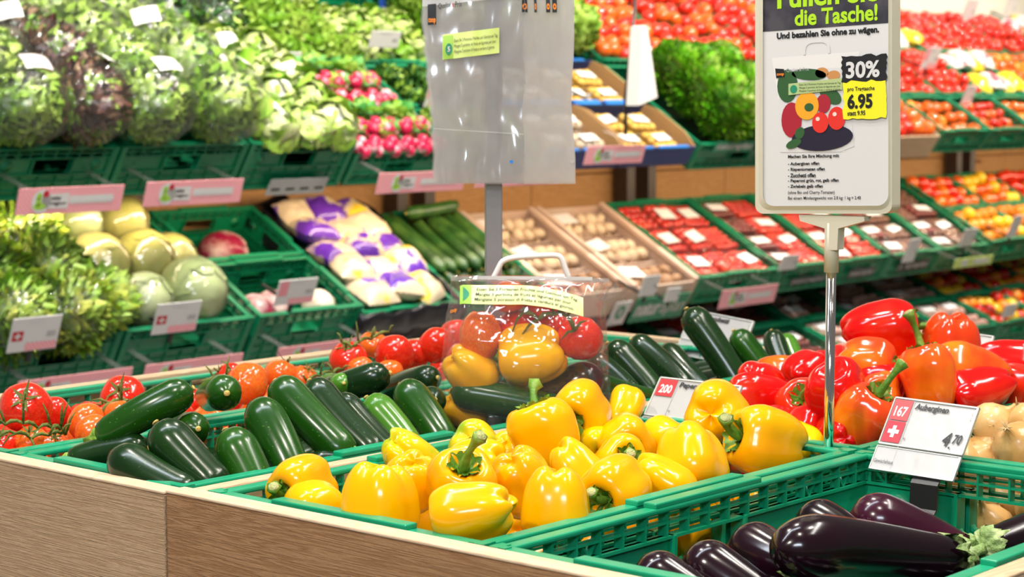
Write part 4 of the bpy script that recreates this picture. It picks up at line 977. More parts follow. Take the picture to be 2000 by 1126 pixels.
for j in range(2):
    for c in range(3):
        for q in range(2):
            head('dark' if j else 'curly', local('upper', 4.46+.125*c, .07+.25*j+.095*q, -.065, lie(U(-.5, .5), .9) @ SCL(.62)), ('dark herb bunch, ' if j else 'small green lettuce, ') + ['left', 'middle', 'right'][c] + ', ' + ['front', 'back'][q] + ' row of its crate left of the bags', 'herbs left of the hanging bags', c+q)
# blue cardboard boxes of golden mushrooms
for c in range(2):
    for j in range(2):
        x0 = 4.83+.405*c
        bgcrate('upper', x0, x0+.40, .285*j, .275, .075, -.055, 'blue printed cardboard box of golden mushrooms, ' + ['left', 'right'][c] + ' one of the ' + ['front', 'back'][j] + ' pair', 'blue')
        for q in range(4):
            punnet(local('upper', x0+.11+.18*(q % 2), .08+.285*j+.115*(q//2), -.124), .15, .10, .028, (CHAN, .016, 1.25) if c else (MUSH, .018, 1.0), 'golden mushroom punnet, ' + ['left', 'right'][c] + ' box of the ' + ['front', 'back'][j] + ' pair, ' + ['front left', 'front right', 'back left', 'back right'][q], 'golden mushroom punnets', q, 'w', CLEAR)
    bgcrate('upper', 4.83+.405*c, 5.23+.405*c, .58, .50, .105, -.045, 'green crate of leafy greens above the blue boxes, ' + ['left', 'right'][c] + ' one')
    for q in range(9):
        head('curly', local('upper', 4.90+.405*c+.13*(q % 3), .66+.15*(q//3), .02, lie(U(-.5, .5), .8)), 'loose green lettuce above the blue boxes', 'loose lettuce above the blue boxes', q)
# parsley and tomatoes
bgcrate('upper', 5.65, 6.215, 0, .52, .105, -.048, 'green crate with white lettering holding curly parsley')
bgcrate('upper', 5.65, 6.215, .53, .52, .105, -.035, 'green crate of tomatoes above the parsley')
for q in range(9):
    head('parsley', local('upper', 5.835+.135*(q % 3), .07+.15*(q//3), .025+.02*U(-1, 1), lie(U(-.6, .6), 1.0) @ SCL(1.0)), 'bright green curly parsley bunch, ' + ['front', 'second', 'back'][q//3] + ' row, ' + ['left', 'middle', 'right'][q % 3], 'curly parsley bunches', q, 'parsley')
def heap(tier, x0, x1, y0, y1, z, r, kinds, label, group, layers=1, name='tomato', cat='tomato', star=True, stuff=False):
    bb = MB()
    nx = int((x1-x0-.02)/(2*r)); ny = int((y1-y0-.02)/(2*r)); px = (x1-x0-.02)/nx; py_ = (y1-y0-.02)/ny
    for l in range(layers):
        for i in range(nx-l):
            for j in range(ny-l):
                P = local(tier, x0+.01+px*(i+.5+l*.5)+U(-.22, .22)*r, y0+.01+py_*(j+.5+l*.5)+U(-.22, .22)*r, z+l*r*1.45+U(-.1, .55)*r, RX(U(-1.1, .6)) @ RY(U(-.9, .9)))
                kk = rb.choice(kinds)
                if stuff: bb.ball(P.translation, r*.97, 14, 9, {'r': 0, 'o': 1, 'f': 2, 'y': 3, 'p': 4}[kk])
                else: tiny_tomato(P, r*U(.93, 1.0), kk, label, group, name, cat, None, star)
    if stuff: tag(bb.build('heap_of_tomatoes' if name == 'tomato' else name, [TR_, TO_, ORF, YEF, PKF]), label, cat, None, 'stuff')
heap('upper', 5.65, 6.215, .53, 1.05, -.035, .034, 'rro', 'loose tomato in the crate above the curly parsley', 'tomatoes above the parsley')
for i, (x0, x1) in enumerate(((6.22, 6.78), (6.785, 7.345))):
    bgcrate('upper', x0, x1, 0, .52, .105, -.04, ['green crate of tomatoes beside the parsley, mostly behind the sign', 'wooden crate of tomatoes right of the sign'][i], ['green', 'wood'][i])
    bgcrate('upper', x0, x1, .53, .52, .105, -.035, ['green crate of tomatoes at the top, left of the sign', 'green crate at the top behind the sign'][i])
    heap('upper', x0, x1, 0, .52, -.045, .037, 'rro' if i == 0 else 'oor', ['heap of tomatoes in the front crate mostly behind the sign', 'loose tomato in the wooden crate right of the sign'][i], ['tomatoes behind the sign', 'tomatoes in the wooden crate'][i], stuff=i == 0)
    heap('upper', x0, x1, .53, 1.05, -.035, .037, 'rro', ['loose tomato in the top crate left of the sign', 'heap of tomatoes in the top crate behind the sign'][i], 'tomatoes in the top crate left of the sign', stuff=i == 1)
cols = [7.35+.41*i for i in range(6)]
fill = [[('o', 'orange'), ('r', 'red'), ('yw', 'packs')], [('rp', 'red'), ('r', 'red'), ('yw', 'packs')], [('o', 'orange'), ('yw', 'packs'), ('r', 'red')], [('yw', 'packs'), ('o', 'orange'), ('r', 'red')], [('r', 'red'), ('o', 'orange'), ('r', 'red')], [('o', 'orange'), ('r', 'red'), ('yw', 'packs')]]
ordn = ['first', 'second', 'third', 'fourth', 'fifth', 'sixth']
for i, x0 in enumerate(cols):
    for j, (y0, ln) in enumerate(((0, .27), (.28, .36), (.65, .36))):
        where = ordn[i] + ' column right of the wooden crate, ' + ['front', 'middle', 'back'][j] + ' row'
        bgcrate('upper', x0, x0+.405, y0, ln, .105, -.018, 'green crate in the ' + where)
        k, nm = fill[i][j]
        if k == 'yw':
            for q in range(8):
                pillow(local('upper', x0+.06+.095*(q % 4), y0+.08+.19*(q//4), -.02+.02*(q % 2), RZ(U(-.5, .5)) @ RX(U(-.3, .3))), .11, .13, .07, PWH if q % 3 else YEF2, 'shiny printed pack of mini peppers, ' + where, 'printed packs, ' + where, q)
        else:
            heap('upper', x0, x0+.405, y0, y0+ln, -.03 if j else -.06, .033 if k != 'rp' else .026, {'o': 'oof', 'r': 'rrr', 'rp': 'rro'}[k], ('heap of loose ' if j == 2 or i > 3 else 'loose ') + nm + ' tomatoes'[:8+2*(j == 2 or i > 3)].rstrip('e') + ', ' + where, 'loose tomatoes, ' + where, stuff=j == 2 or i > 3)
# ---- middle tier
D = .50
for i, (x0, x1, lb) in enumerate(((2.34, 2.745, 'green crate at the far left of the middle shelf'), (2.75, 3.12, 'green crate of curly endive on the middle shelf'), (3.125, 3.56, 'green crate of pale cabbages on the middle shelf'))):
    bgcrate('lower', x0, x1, 0, D, .16, 0, lb)
for j in range(2): bgcrate('lower', 3.575, 3.975, .275*j, .268, .16, .0, ['small green crate nearly empty, behind the pink sided price card', 'small green crate holding one radicchio, up the slope'][j])
for q in range(8):
    o = head('endive', local('lower', 2.80+.17*(q % 2)+(.01 if q > 1 else 0), .07+.13*(q//2), .03+.02*(q//2), lie(U(-.4, .4), .7)), 'bagged curly endive, ' + ['front', 'second', 'third', 'back'][q//2] + ' row, ' + ['left', 'right'][q % 2] + ' one', 'bagged endives', q)
    wrap(o, .112, .10, .115, q, sticker=False)
o = head('endive', local('lower', 3.03, .09, .045, RZ(1.3) @ RX(R(80)) @ SCL(.85, .85, 1.2)), 'long bagged endive lying across the front of its crate', 'bagged endives', 3); wrap(o, .115, .105, .125, 4, sticker=False)
for (x, y, z, r, m, lb) in ((3.245, .10, .02, .072, CAB, 'pale green cabbage in film behind the white price card'), (3.41, .11, .03, .088, CAB, 'large oval green cabbage in film at the right front'),
                            (3.20, .27, .02, .085, CABL, 'dull green cabbage in the middle, left'), (3.36, .27, .02, .085, CABL, 'dull green cabbage in the middle, under the two at the back'),
                            (3.22, .43, .045, .078, CAB, 'round cabbage with coloured sticker standing at the back'), (3.39, .44, .035, .078, CABL, 'yellowish cabbage at the back beside the round one'), (3.48, .30, .0, .07, CABL, 'small dull cabbage against the right crate wall')):
    cabbage(local('lower', x, y, z, RX(U(.5, 1.4)) @ RY(U(-.4, .4))), r, lb, 'cabbages in film', int(x*100+y*10), m)
cabbage(local('lower', 3.80, .42, -.085, RX(1.4) @ RY(1)), .066, 'single red and white radicchio in the small crate', None, 3, RDC, 'radicchio', 'radicchio', False)
cabbage(local('lower', 3.64, .08, -.045, RX(1.2)), .05, 'radicchio at the left of the nearly empty crate', None, 1, RDC, 'radicchio', 'radicchio', False)
cabbage(local('lower', 3.72, .10, -.05, RX(.6)), .048, 'radicchio behind the price card of the nearly empty crate', None, 2, RDC, 'radicchio', 'radicchio', False)
cabbage(local('lower', 3.88, .08, -.045, RX(.6)), .045, 'pale root lying at the right of the nearly empty crate', None, 1, WTU, 'vegetable', 'white_root', False)
# crate lined with black film, printed chicory bags
M = local('lower', 4.19, 0, -.03)
r = crate(M, .40, D, .11, 'green crate lined with crumpled black film', None)
def liner(u, v):
    a = 2*math.pi*u; x = math.cos(a); y = math.sin(a); k = 1/max(abs(x), abs(y))
    w = .205+.012*mn.noise(Vector((x*5, y*5, v*3)))+.02*math.sin(math.pi*v); dd = .27+.012*mn.noise(Vector((x*6, y*6, v*3+4)))+.02*math.sin(math.pi*v)
    return Vector((x*k*w, .262+y*k*dd, -.105+(.13+.035*(y > .3))*v*(1+.25*mn.noise(Vector((x*3, y*3, 1))))-.02*(v > .95)))
MB().grid(liner, 64, 8, wrap=True).build('film_liner', BAG, r)
for q in range(15):
    pillow(local('lower', 4.08+.11*(q % 3)+U(-.01, .01), .08+.095*(q//3), -.02+.015*(q % 2)+.006*(q//3), RZ(U(-.5, .5)) @ RX(U(-.3, .4))), .135, .13, .075, PAC, 'printed purple and cream chicory bag, ' + ['front', 'second', 'third', 'fourth', 'back'][q//3] + ' row, ' + ['left', 'middle', 'right'][q % 3], 'printed chicory bags in black film', q)
# cucumbers
bgcrate('lower', 4.42, 4.85, 0, D, .12, -.03, 'green crate of dark cucumbers beside the sign pole')
cuc = []
for q in range(15):
    x = 4.46+.055*(q % 7); y = .27+.03*(q//7); z = -.06+.042*(q//7)
    a = local('lower', 0, 0, 0) @ Vector((x+U(-.01, .01), y-.16, z)); b_ = local('lower', 0, 0, 0) @ Vector((x+U(-.03, .03), y+.16, z))
    if q == 14: a = TIER['lower'] @ Vector((4.49, .40, .03)); b_ = TIER['lower'] @ Vector((4.76, .44, .03))
    long_fruit('cucumber', a, b_, .022, CUC, .03, .9, 'dark green cucumber lying crosswise on top' if q == 14 else 'dark green cucumber, ' + ordn[q % 7].replace('sixth', 'sixth') + (' from left, ' if q % 7 < 6 else ' ') + ['lower', 'upper'][q//7] + ' layer' if q % 7 < 6 else 'dark green cucumber at the right wall, ' + ['lower', 'upper'][q//7] + ' layer', 'cucumbers in the crate by the sign pole', 'cucumber', False, q, 10)
# mushroom boxes
for c in range(2):
    x0 = 4.87+.395*c
    bgcrate('lower', x0, x0+.385, 0, D, .10, -.055, 'pale fibre box of mushroom punnets, ' + ['left', 'right'][c] + ' of the two', 'card')
    for q in range(6):
        punnet(local('lower', x0+.10+.185*(q % 2), .09+.17*(q//2), -.128), .17, .15, .035, ((MUB if q < 2 else MUSH), .027, 'parts'), 'punnet of ' + ('brown' if q < 2 else 'pale') + ' mushrooms, ' + ['left', 'right'][c] + ' fibre box, ' + ['front', 'middle', 'back'][q//2] + ' ' + ['left', 'right'][q % 2], 'mushroom punnets', q, None if q % 2 else 'w', CARDL)
# cherry tomato and date packs
names = {0: ('red cherry tomatoes', TR_, .017, 1.0), 1: ('small red tomatoes', TR_, .014, 1.2), 2: ('dark dates', DAT, .013, 1.5), 3: ('pink potatoes', PKF, .022, 1.4), 4: ('orange peppers', ORF, .022, 1.2), 5: ('dark cherry tomatoes', mat('dark_red_tomato_skin', (.22, .02, .015), .25, coat=.3), .015, 1.0)}
def packs(tier, x0, x1, y0, ln, dz, kinds, where, nx, ny, wst=None):
    w = (x1-x0-.03)/nx; d = (ln-.03)/ny
    for j in range(ny):
        for i in range(nx):
            k = kinds[(i+j*nx) % len(kinds)]; nm, m, fr, md = names[k]
            punnet(local(tier, x0+.015+w*(i+.5), y0+.015+d*(j+.5), dz-.055, RZ(U(-.05, .05)) @ RX(U(-.08, .08))), round(w-.008, 3), round(d-.008, 3), .03, (m, fr, md), 'clear pack of ' + nm + ', ' + where + ', ' + ['first', 'second', 'third', 'fourth', 'fifth', 'sixth'][j] + ' row, ' + ['left', 'middle', 'right', 'far right'][i if nx > 2 else i*2], 'clear packs, ' + where, i+j, 'w' if (i+2*j) % 3 != 1 else None)
spec = [((5.66, 6.165), 0, D, [0, 0, 1], 'crate behind the tall zucchini', 3, 3), ((6.17, 6.57), 0, D, [5, 1], 'crate left of the sign pole', 2, 4), ((6.575, 6.97), 0, D, [1, 0], 'crate crossed by the sign pole', 2, 4),
        ((6.975, 7.385), 0, D, [5, 2], 'crate right of the sign pole', 2, 4), ((7.39, 7.80), 0, D, [2, 2, 5], 'crate above the yellow green card', 2, 4)]
for (x, y0, ln, ks, wh, nx, ny) in spec:
    bgcrate('lower', x[0], x[1], y0, ln, .11, -.045, 'green crate of clear packs, ' + wh.replace('crate ', ''))
    packs('lower', x[0], x[1], y0, ln, -.05, ks, wh, nx, ny)
for i in range(4):
    x0 = 7.81+.41*i
    for j in range(2):
        wh = ['first', 'second', 'third', 'fourth'][i] + ' pair right of the yellow green card, ' + ['front', 'back'][j] + ' crate'
        bgcrate('lower', x0, x0+.40, .27*j, .265, .11, -.035, 'small green crate, ' + wh)
        k = ['f', 'r', 'f', 'y', 'f', 'r', 'f', 'f'][i*2+j]
        heap('lower', x0, x0+.40, .27*j, .27*j+.265, -.05, .033, k + k + ('y' if k == 'f' else 'o'), 'heap of ' + {'f': 'orange', 'r': 'red', 'y': 'yellow'}[k] + ' fruit, ' + wh, None, 1, 'heap_of_fruit', 'fruit', False, True)
# ---- lowest tier
for i in range(9):
    x0 = 5.27+.41*i; ww = ordn[i] if i < 6 else ['seventh', 'eighth', 'ninth'][i-6]
    for j in range(2):
        bgcrate('floor', x0, x0+.40, .275*j, .27, .10, -.0, 'small green crate on the lowest shelf, ' + ww + ' along, ' + ['front', 'back'][j] + ' one')
        if i < 6: packs('floor', x0, x0+.40, .275*j, .27, -.02, [[5, 1], [5, 1], [1, 5], [3, 2], [2, 3], [3, 3]][i], 'lowest shelf, ' + ww + ' ' + ['front', 'back'][j] + ' crate', 2, 2)
        else: heap('floor', x0, x0+.40, .275*j, .275*j+.27, -.03, .035, 'ryf', 'heap of red and yellow peppers, lowest shelf, ' + ww + ' ' + ['front', 'back'][j] + ' crate', None, 1, 'heap_of_peppers', 'peppers', False, True)

# ------------------------------------------------------------------ shelf edge cards and price cards
GING = mat('pink_gingham_card', (.78, .24, .28), .45)
def _ging():
    nt = GING.node_tree; N = nt.nodes; L = nt.links; tc = N.new('ShaderNodeTexCoord'); ck = N.new('ShaderNodeTexChecker'); ck.inputs['Scale'].default_value = 165
    ck.inputs[1].default_value = (.80, .22, .27, 1); ck.inputs[2].default_value = (.90, .52, .54, 1); L.new(tc.outputs['Object'], ck.inputs[0]); L.new(ck.outputs[0], N['Principled BSDF'].inputs['Base Color'])
_ging()
def flat(parent, name, m, warp, pts): return MB().poly([warp(*p) for p in pts], 0).build(name, m, parent)
def disc(cx, cy, rx, ry, n=20, rot=0):
    c, s_ = math.cos(rot), math.sin(rot)
    return [(cx+rx*math.cos(2*math.pi*k/n)*c-ry*math.sin(2*math.pi*k/n)*s_, cy+rx*math.cos(2*math.pi*k/n)*s_+ry*math.sin(2*math.pi*k/n)*c) for k in range(n)]
def shelf_card(x0, x1, z, h, label, tilt=18):
    w = x1-x0; r = empty('shelf_edge_card', T(x0, 3.945, z) @ RX(R(tilt)), label, 'shelf card')
    MB().bbox(0, w, 0, .003, 0, h, .001).build('gingham_card', GING, r)
    wp = lambda d: (lambda x, y: Vector((x, -.0006-d, y)))
    e = h*.5; cx = .075*w/.34; k = h/.065
    MB().poly([wp(0)(*p) for p in disc(cx, e, .027*k, .029*k)]).poly([wp(0)(*p) for p in ((cx, e-.018*k), (cx+.075*k, e-.02*k), (cx+.075*k, e+.018*k), (cx, e+.016*k))]).build('white_field', WHT, r)
    MB().poly([wp(.0005)(*p) for p in disc(cx-.008*k, e+.012*k, .007*k, .009*k)]).poly([wp(.0005)(*p) for p in disc(cx-.004*k, e-.012*k, .017*k, .008*k)]).poly([wp(.0005)(*p) for p in disc(cx-.008*k, e-.002*k, .007*k, .012*k)]).build('green_emblem', LIMED, r)
    flat(r, 'red_emblem', REDP, wp(.0006), disc(cx+.010*k, e+.018*k, .008*k, .008*k))
    text('miini', INK, wp(.0007), cx+.026*k, e+.002*k, cx+.052*k, e+.012*k, .03, r); text('region', INK, wp(.0007), cx+.026*k, e-.012*k, cx+.068*k, e-.002*k, .03, r)
    flat(r, 'white_field', WHT, wp(0), ((w*.48, e-.009*k), (w*.90, e-.009*k), (w*.90, e+.011*k), (w*.48, e+.011*k)))
    b = MB(); q = random.Random(int(x0*100))
    xx = w*.50
    while xx < w*.87:
        l = q.uniform(.012, .03); b.poly([wp(.0004)(*p) for p in ((xx, e-.003*k), (xx+l, e-.003*k), (xx+l, e+.005*k), (xx, e+.005*k))]); xx += l+.005
    b.build('blurred_lettering', LGP, r)
    for cx_ in (.03, w-.03): MB().box(cx_-.01, cx_+.01, .003, .16, h*.9, h*.94).build('clip', CLEAR, r)
for a in ((2.76, 3.07, HC-.279, .068, 'pink gingham shelf card under the red brown lettuce'), (3.14, 3.46, HC-.274, .066, 'pink gingham shelf card under the curly lettuce'),
          (3.965, 4.33, HC-.272, .062, 'pink gingham shelf card under the radishes'), (4.385, 4.78, HC-.268, .03, 'pink gingham shelf card peeping out under the hanging bags'), (4.90, 5.205, HC-.214, .062, 'pink gingham shelf card in front of the left blue box'),
          (2.745, 3.085, HC-.735, .068, 'pink gingham shelf card under the endives'), (3.125, 3.45, HC-.735, .068, 'pink gingham shelf card under the cabbages'), (3.575, 3.93, HC-.735, .068, 'pink gingham shelf card under the nearly empty crate'),
          (5.65, 6.0, HC-.735, .07, 'pink gingham shelf card behind the zucchini')):
    shelf_card(*a)
def small_card(px, py, w, h, Y, label, style, tilt=22, yaw=0):
    c = onY(px, py, Y); s_ = Y/np.dot(ray(px, py), (0, 1, 0)); W_, H_ = w*s_*1.02/ .66 if False else w*s_, h*s_
    W_ = W_*1.30
    r = empty('price_card', Matrix.Translation(c-Vector((0, 0, H_/2))) @ RZ(yaw) @ RX(R(tilt)), label, 'price card')
    MB().bbox(-W_/2, W_/2, 0, .004, 0, H_, .001).build('card', WHT, r)
    wp = lambda d: (lambda x, y: Vector((-W_/2+W_*x, -.0006-d, H_*y)))
    if style in ('cross', 'crossb', 'red'):
        if style == 'red': flat(r, 'red_field', PINK, wp(0), ((.03, .38), (.26, .38), (.26, .96), (.03, .96)))
        else:
            flat(r, 'red_field', REDP, wp(0), ((.04, .34), (.26, .34), (.26, .62), (.04, .62)))
            MB().poly([wp(.0005)(*p) for p in ((.08, .455), (.22, .455), (.22, .505), (.08, .505))]).poly([wp(.0006)(*p) for p in ((.13, .39), (.17, .39), (.17, .57), (.13, .57))]).build('white_cross', WHT, r)
        flat(r, 'gingham_strip', GING, wp(0), ((.34, .03), (.98, .03), (.98, .26), (.34, .26)))
    b = MB(); b.poly([wp(.0004)(*p) for p in ((.30, .86), (.66, .86), (.66, .92), (.30, .92))]); b.build('blurred_lettering', LGP, r)
    MB().poly([wp(.0004)(*p) for p in ((.74, .42), (.92, .42), (.92, .56), (.74, .56))]).build('blurred_price', GREYP, r)
    MB().box(-.006, .006, .004, .010, -H_*.35, H_*.6).box(-.006, .006, .004, .13, -.006, 0).build('holder', BLK, r)
for a in ((60, 648, 88, 74, 3.93, 'white price card with red cross before the bagged endives', 'cross'), (338, 617, 84, 66, 3.93, 'white price card with red cross before the cabbages', 'cross'),
          (572, 567, 78, 54, 3.93, 'price card with pink field in front of the nearly empty crate', 'red'), (748, 76, 62, 34, 4.40, 'white card in front of the pak choi', 'plain'), (552, 120, 58, 42, 4.40, 'white card with pink foot before the celery', 'plain'),
          (375, 76, 66, 36, 4.46, 'white card lying among the dark bagged salads', 'plain'), (1537, 511, 46, 32, 3.93, 'white card at the crate left of the sign pole', 'plain'), (1773, 487, 34, 50, 3.93, 'tall white card right of the sign pole', 'plain'),
          (1885, 186, 32, 44, 4.22, 'white card over the small tomato crate at right', 'plain'), (1887, 20, 36, 46, 4.80, 'bright white card in front of the cream wall', 'plain'), (1968, 14, 30, 42, 4.84, 'second bright white card, at the top right corner', 'plain'),
          (1812, 112, 44, 44, 4.30, 'white card with pink side just right of the sign', 'red'), (1886, 462, 40, 38, 3.98, 'crumpled white card over the date packs', 'plain'), (1975, 440, 28, 46, 3.93, 'narrow white card before the orange fruit', 'plain'),
          (1263, 556, 40, 44, 3.93, 'white card before the left mushroom box', 'plain'), (1310, 574, 34, 30, 3.93, 'small white card before the right mushroom box', 'plain'), (838, 184, 24, 52, 4.2, 'pink edged card touching the hanging bags', 'red'), (1968, 605, 40, 28, 3.85, 'white card on the lowest shelf at right', 'plain'), (1148, 298-110, 10, 10, 4.2, 'tiny white card by the blue boxes', 'plain')):
    small_card(*a)
c = onY(1898, 510, 3.92); r = empty('shelf_edge_card', Matrix.Translation(c-Vector((.16, 0, .022))) @ RX(R(18)), 'yellow green shelf card under the date packs', 'shelf card')
MB().bbox(0, .33, 0, .003, 0, .042, .001).build('card', LIME, r); MB().box(.06, .11, -.001, 0, .01, .034).box(.16, .29, -.001, 0, .012, .03).build('pale_print', LGP, r)
for cx_ in (.05, .28): MB().box(cx_-.01, cx_+.01, .003, .2, .030, .034).build('clip', CLEAR, r)
# lettering on crate fronts
def front_plate(px0, px1, py0, py1, tier, label, items, m=BLK):
    """plate flat on the front walls of a tier's crates"""
    Mi = TIER[tier]; n_ = (Mi.to_3x3() @ Vector((0, -1, 0))).normalized(); q0 = Mi @ Vector((0, -.010, 0)); o_ = Vector((0, 0, HC))
    def hit(px, py): d = Vector(ray(px, py)); return Mi.inverted() @ (o_+d*((q0-o_).dot(n_)/d.dot(n_)))
    a, b, c_ = hit(px0, (py0+py1)/2), hit(px1, (py0+py1)/2), hit(px0, py0); d_ = hit(px0, py1)
    w = b.x-a.x; h = c_.z-d_.z; z = (a.z+b.z)/2-h/2
    r = empty('crate_label', Mi @ T(a.x, -.0125, z), label, 'label'); MB().box(0, w, 0, .003, 0, h).build('plate', m, r)
    for (t_, x0, y0, x1, y1, mm, bo) in items: text(t_, mm, lambda x, y: Vector((x*w, -.0008, y*h)), x0, y0, x1, y1, bo, r)
front_plate(1238, 1335, 578, 622, 'lower', 'dark green plate with white naturaplan lettering under the mushroom boxes', [('natur', .05, .25, .50, .8, WHT, .035), ('aplan', .52, .12, .97, .8, WHT, 0)], DGR)
front_plate(1194, 1224, 590, 632, 'lower', 'white plate with a green leaf emblem under the mushroom boxes', [('0', .25, .25, .75, .85, DGR, .03)], WHT)
front_plate(524, 634, 348, 378, 'upper', 'grey printed panel on the romaine crate', [('- - - -', .06, .30, .96, .45, BLK, .06)], GREYP)
front_plate(1396, 1470, 276, 296, 'upper', 'white lettering on the parsley crate', [('naturaplan', .04, .15, .96, .9, WHT, .02)], DGR)
front_plate(1545, 1610, 540, 552, 'lower', 'dark plate with pale lettering left of the sign pole', [('naturaplan', .04, .15, .96, .9, LGP, .0)], BLK)
front_plate(1658, 1705, 524, 540, 'lower', 'dark plate with pale lettering right of the sign pole', [('naturaplan', .04, .15, .96, .9, LGP, .0)], BLK)
front_plate(1755, 1810, 510, 526, 'lower', 'dark plate with pale lettering under the tall white card', [('naturaplan', .04, .15, .96, .9, LGP, .0)], BLK)

# ------------------------------------------------------------------ price cards on the island
def big_card(TL_, B0, Wv, fold, label, number, name_, price, foot, cross):
    """TL_: top left corner, B0: bottom left corner, Wv: vector along the bottom edge; fold = height share of the lower strip"""
    TL_, B0, Wv = Vector(TL_), Vector(B0), Vector(Wv); Hv = TL_-B0; nn = Wv.cross(Hv).normalized()
    r = empty('price_card', Matrix.Translation(B0), label, 'price card')
    wp = lambda d: (lambda x, y: Wv*x+Hv*y+nn*d)
    th = .0022
    def slab(x0, x1, y0, y1, d0, d1, name, m):
        b = MB(); v = [wp(d)(x, y) for d in (d0, d1) for (x, y) in ((x0, y0), (x1, y0), (x1, y1), (x0, y1))]
        b.add(v, ((0, 3, 2, 1), (4, 5, 6, 7), (0, 1, 5, 4), (1, 2, 6, 5), (2, 3, 7, 6), (3, 0, 4, 7)), 0, False); return b.build(name, m, r)
    slab(0, 1, fold+.01, 1, -th, 0, 'upper_holder', CRD); slab(0, 1, 0, fold-.01, -th+.001, .001, 'lower_holder', CRD)
    e = .012; f = .02
    b = MB()
    for (x0, x1, y0, y1) in ((0, 1, 1-f, 1), (0, 1, fold+.012, fold+.012+f), (0, e, fold+.012, 1), (1-e*2, 1, fold+.012, 1), (0, 1, 0, f), (0, 1, fold-.01-f*.6, fold-.01), (0, e, 0, fold-.01), (1-e*2, 1, 0, fold-.01)):
        v = [wp(d)(x, y) for d in (0, .0018) for (x, y) in ((x0, y0), (x1, y0), (x1, y1), (x0, y1))]
        b.add(v, ((0, 3, 2, 1), (4, 5, 6, 7), (0, 1, 5, 4), (1, 2, 6, 5), (2, 3, 7, 6), (3, 0, 4, 7)), 0, False)
    b.build('clear_rim', RIM, r)
    y1 = .97; ym = (fold+.05+y1)/2
    flat(r, 'red_field', REDC, wp(.0013), ((.02, ym+.012), (.235, ym+.012), (.235, y1), (.02, y1)))
    text(number, WHT, wp(.0016), .055, ym+.06, .205, y1-.09, .03, r, 'number', 0)
    if cross:
        flat(r, 'red_field', REDP, wp(.0013), ((.02, fold+.05), (.235, fold+.05), (.235, ym-.004), (.02, ym-.004)))
        cy = (fold+.05+ym)/2
        flat(r, 'white_cross', WHT, wp(.0016), [(.1275+.215*x, cy+.27*y) for x, y in ((-.10, -.30), (.10, -.30), (.10, -.10), (.30, -.10), (.30, .10), (.10, .10), (.10, .30), (-.10, .30), (-.10, .10), (-.30, .10), (-.30, -.10), (-.10, -.10))])
    flat(r, 'column_line', GREYP, wp(.0012), ((.245, .03), (.252, .03), (.252, y1), (.245, y1)))
    text(name_, INK, wp(.0016), .275, .84, .275+.040*len(name_), .945, .042, r, 'product_name', .12)
    if price:
        text(price[0], INK, wp(.0016), .72, fold+.10, .81, fold+.28, .04, r, 'price', .2); text('.', INK, wp(.0016), .81, fold+.07, .83, fold+.10, .04, r, 'price')
        text(price[1], INK, wp(.0016), .835, fold+.14, .935, fold+.27, .03, r, 'price', .2)
    text('kg', INK, wp(.0016), .27, fold+.10, .295, fold+.14, 0, r); text(foot, INK, wp(.0024), .03, fold*.28, .03+.021*len(foot), fold*.28+.05, 0, r)
    text('Kl. I  CH', INK, lambda x, y: wp(.0016)(.955+y, x), .80, -.008, .90, .008, 0, r)
    return r
CRD = mat('white_card_in_holder', (.45, .44, .425), .3, coat=.4, bump=(20, .15)); RIM = mat('clear_rim_plastic', (.62, .62, .58), .15, coat=.5); REDC = mat('bright_red_print', (.58, .025, .03), .4)
XA = 1.852
B0 = onX(1697, 915, XA); Wv = onX(1862, 941, XA)-B0
big_card(onY(1750, 775, B0.y), B0, Wv, .335, 'white price card number 167 reading Auberginen 4.70, clipped over the aubergine crate', '167', 'Auberginen', ('4', '70'), 'Gewächshaus', True)
hold = onX(1795, 935, XA)-Vector((0, 0, .0))
b = MB(); z0 = hold.z; y0 = hold.y-.008
pts = [(XA+.012, z0+.012), (XA-.004, z0-.004), (XA-.006, z0-.030), (XA-.022, z0-.045), (XA-.010, z0-.068), (XA-.006, z0-.075)]
for i in range(len(pts)-1):
    (xa, za), (xb, zb) = pts[i], pts[i+1]; v = [(x_+o_, y_, z_) for o_ in (0, .003) for (x_, z_, y_) in ((xa, za, y0-.016), (xa, za, y0+.016), (xb, zb, y0+.016), (xb, zb, y0-.016))]
    b.add(v, ((0, 3, 2, 1), (4, 5, 6, 7), (0, 1, 5, 4), (1, 2, 6, 5), (2, 3, 7, 6), (3, 0, 4, 7)), 0, False)
tag(b.build('card_clip', BLK), 'black bent plastic clip holding the Auberginen card on the crate', 'clip')
B0 = onX(1240, 850, 1.90); Wv = onX(1400, 872, 1.90)-B0
big_card(onY(1291, 736, B0.y), B0, Wv, .335, 'white price card number 200 reading Peperoni, between the yellow and red peppers', '200', 'Peperoni', None, 'Niederlande', False)
B0 = onX(1318, 690, 2.515); Wv = onX(1440, 716, 2.515)-B0
big_card(onY(1352, 604, B0.y), B0, Wv, .335, 'white price card reading Zucchetti behind the rear zucchini', '', 'Zucchetti', None, '', False)
B0 = onX(1790, 745, 2.515); Wv = onX(1905, 762, 2.515)-B0
big_card(onY(1828, 642, B0.y), B0, Wv, .335, 'white price card mostly hidden behind the upside down orange red pepper', '', '', None, '', False)

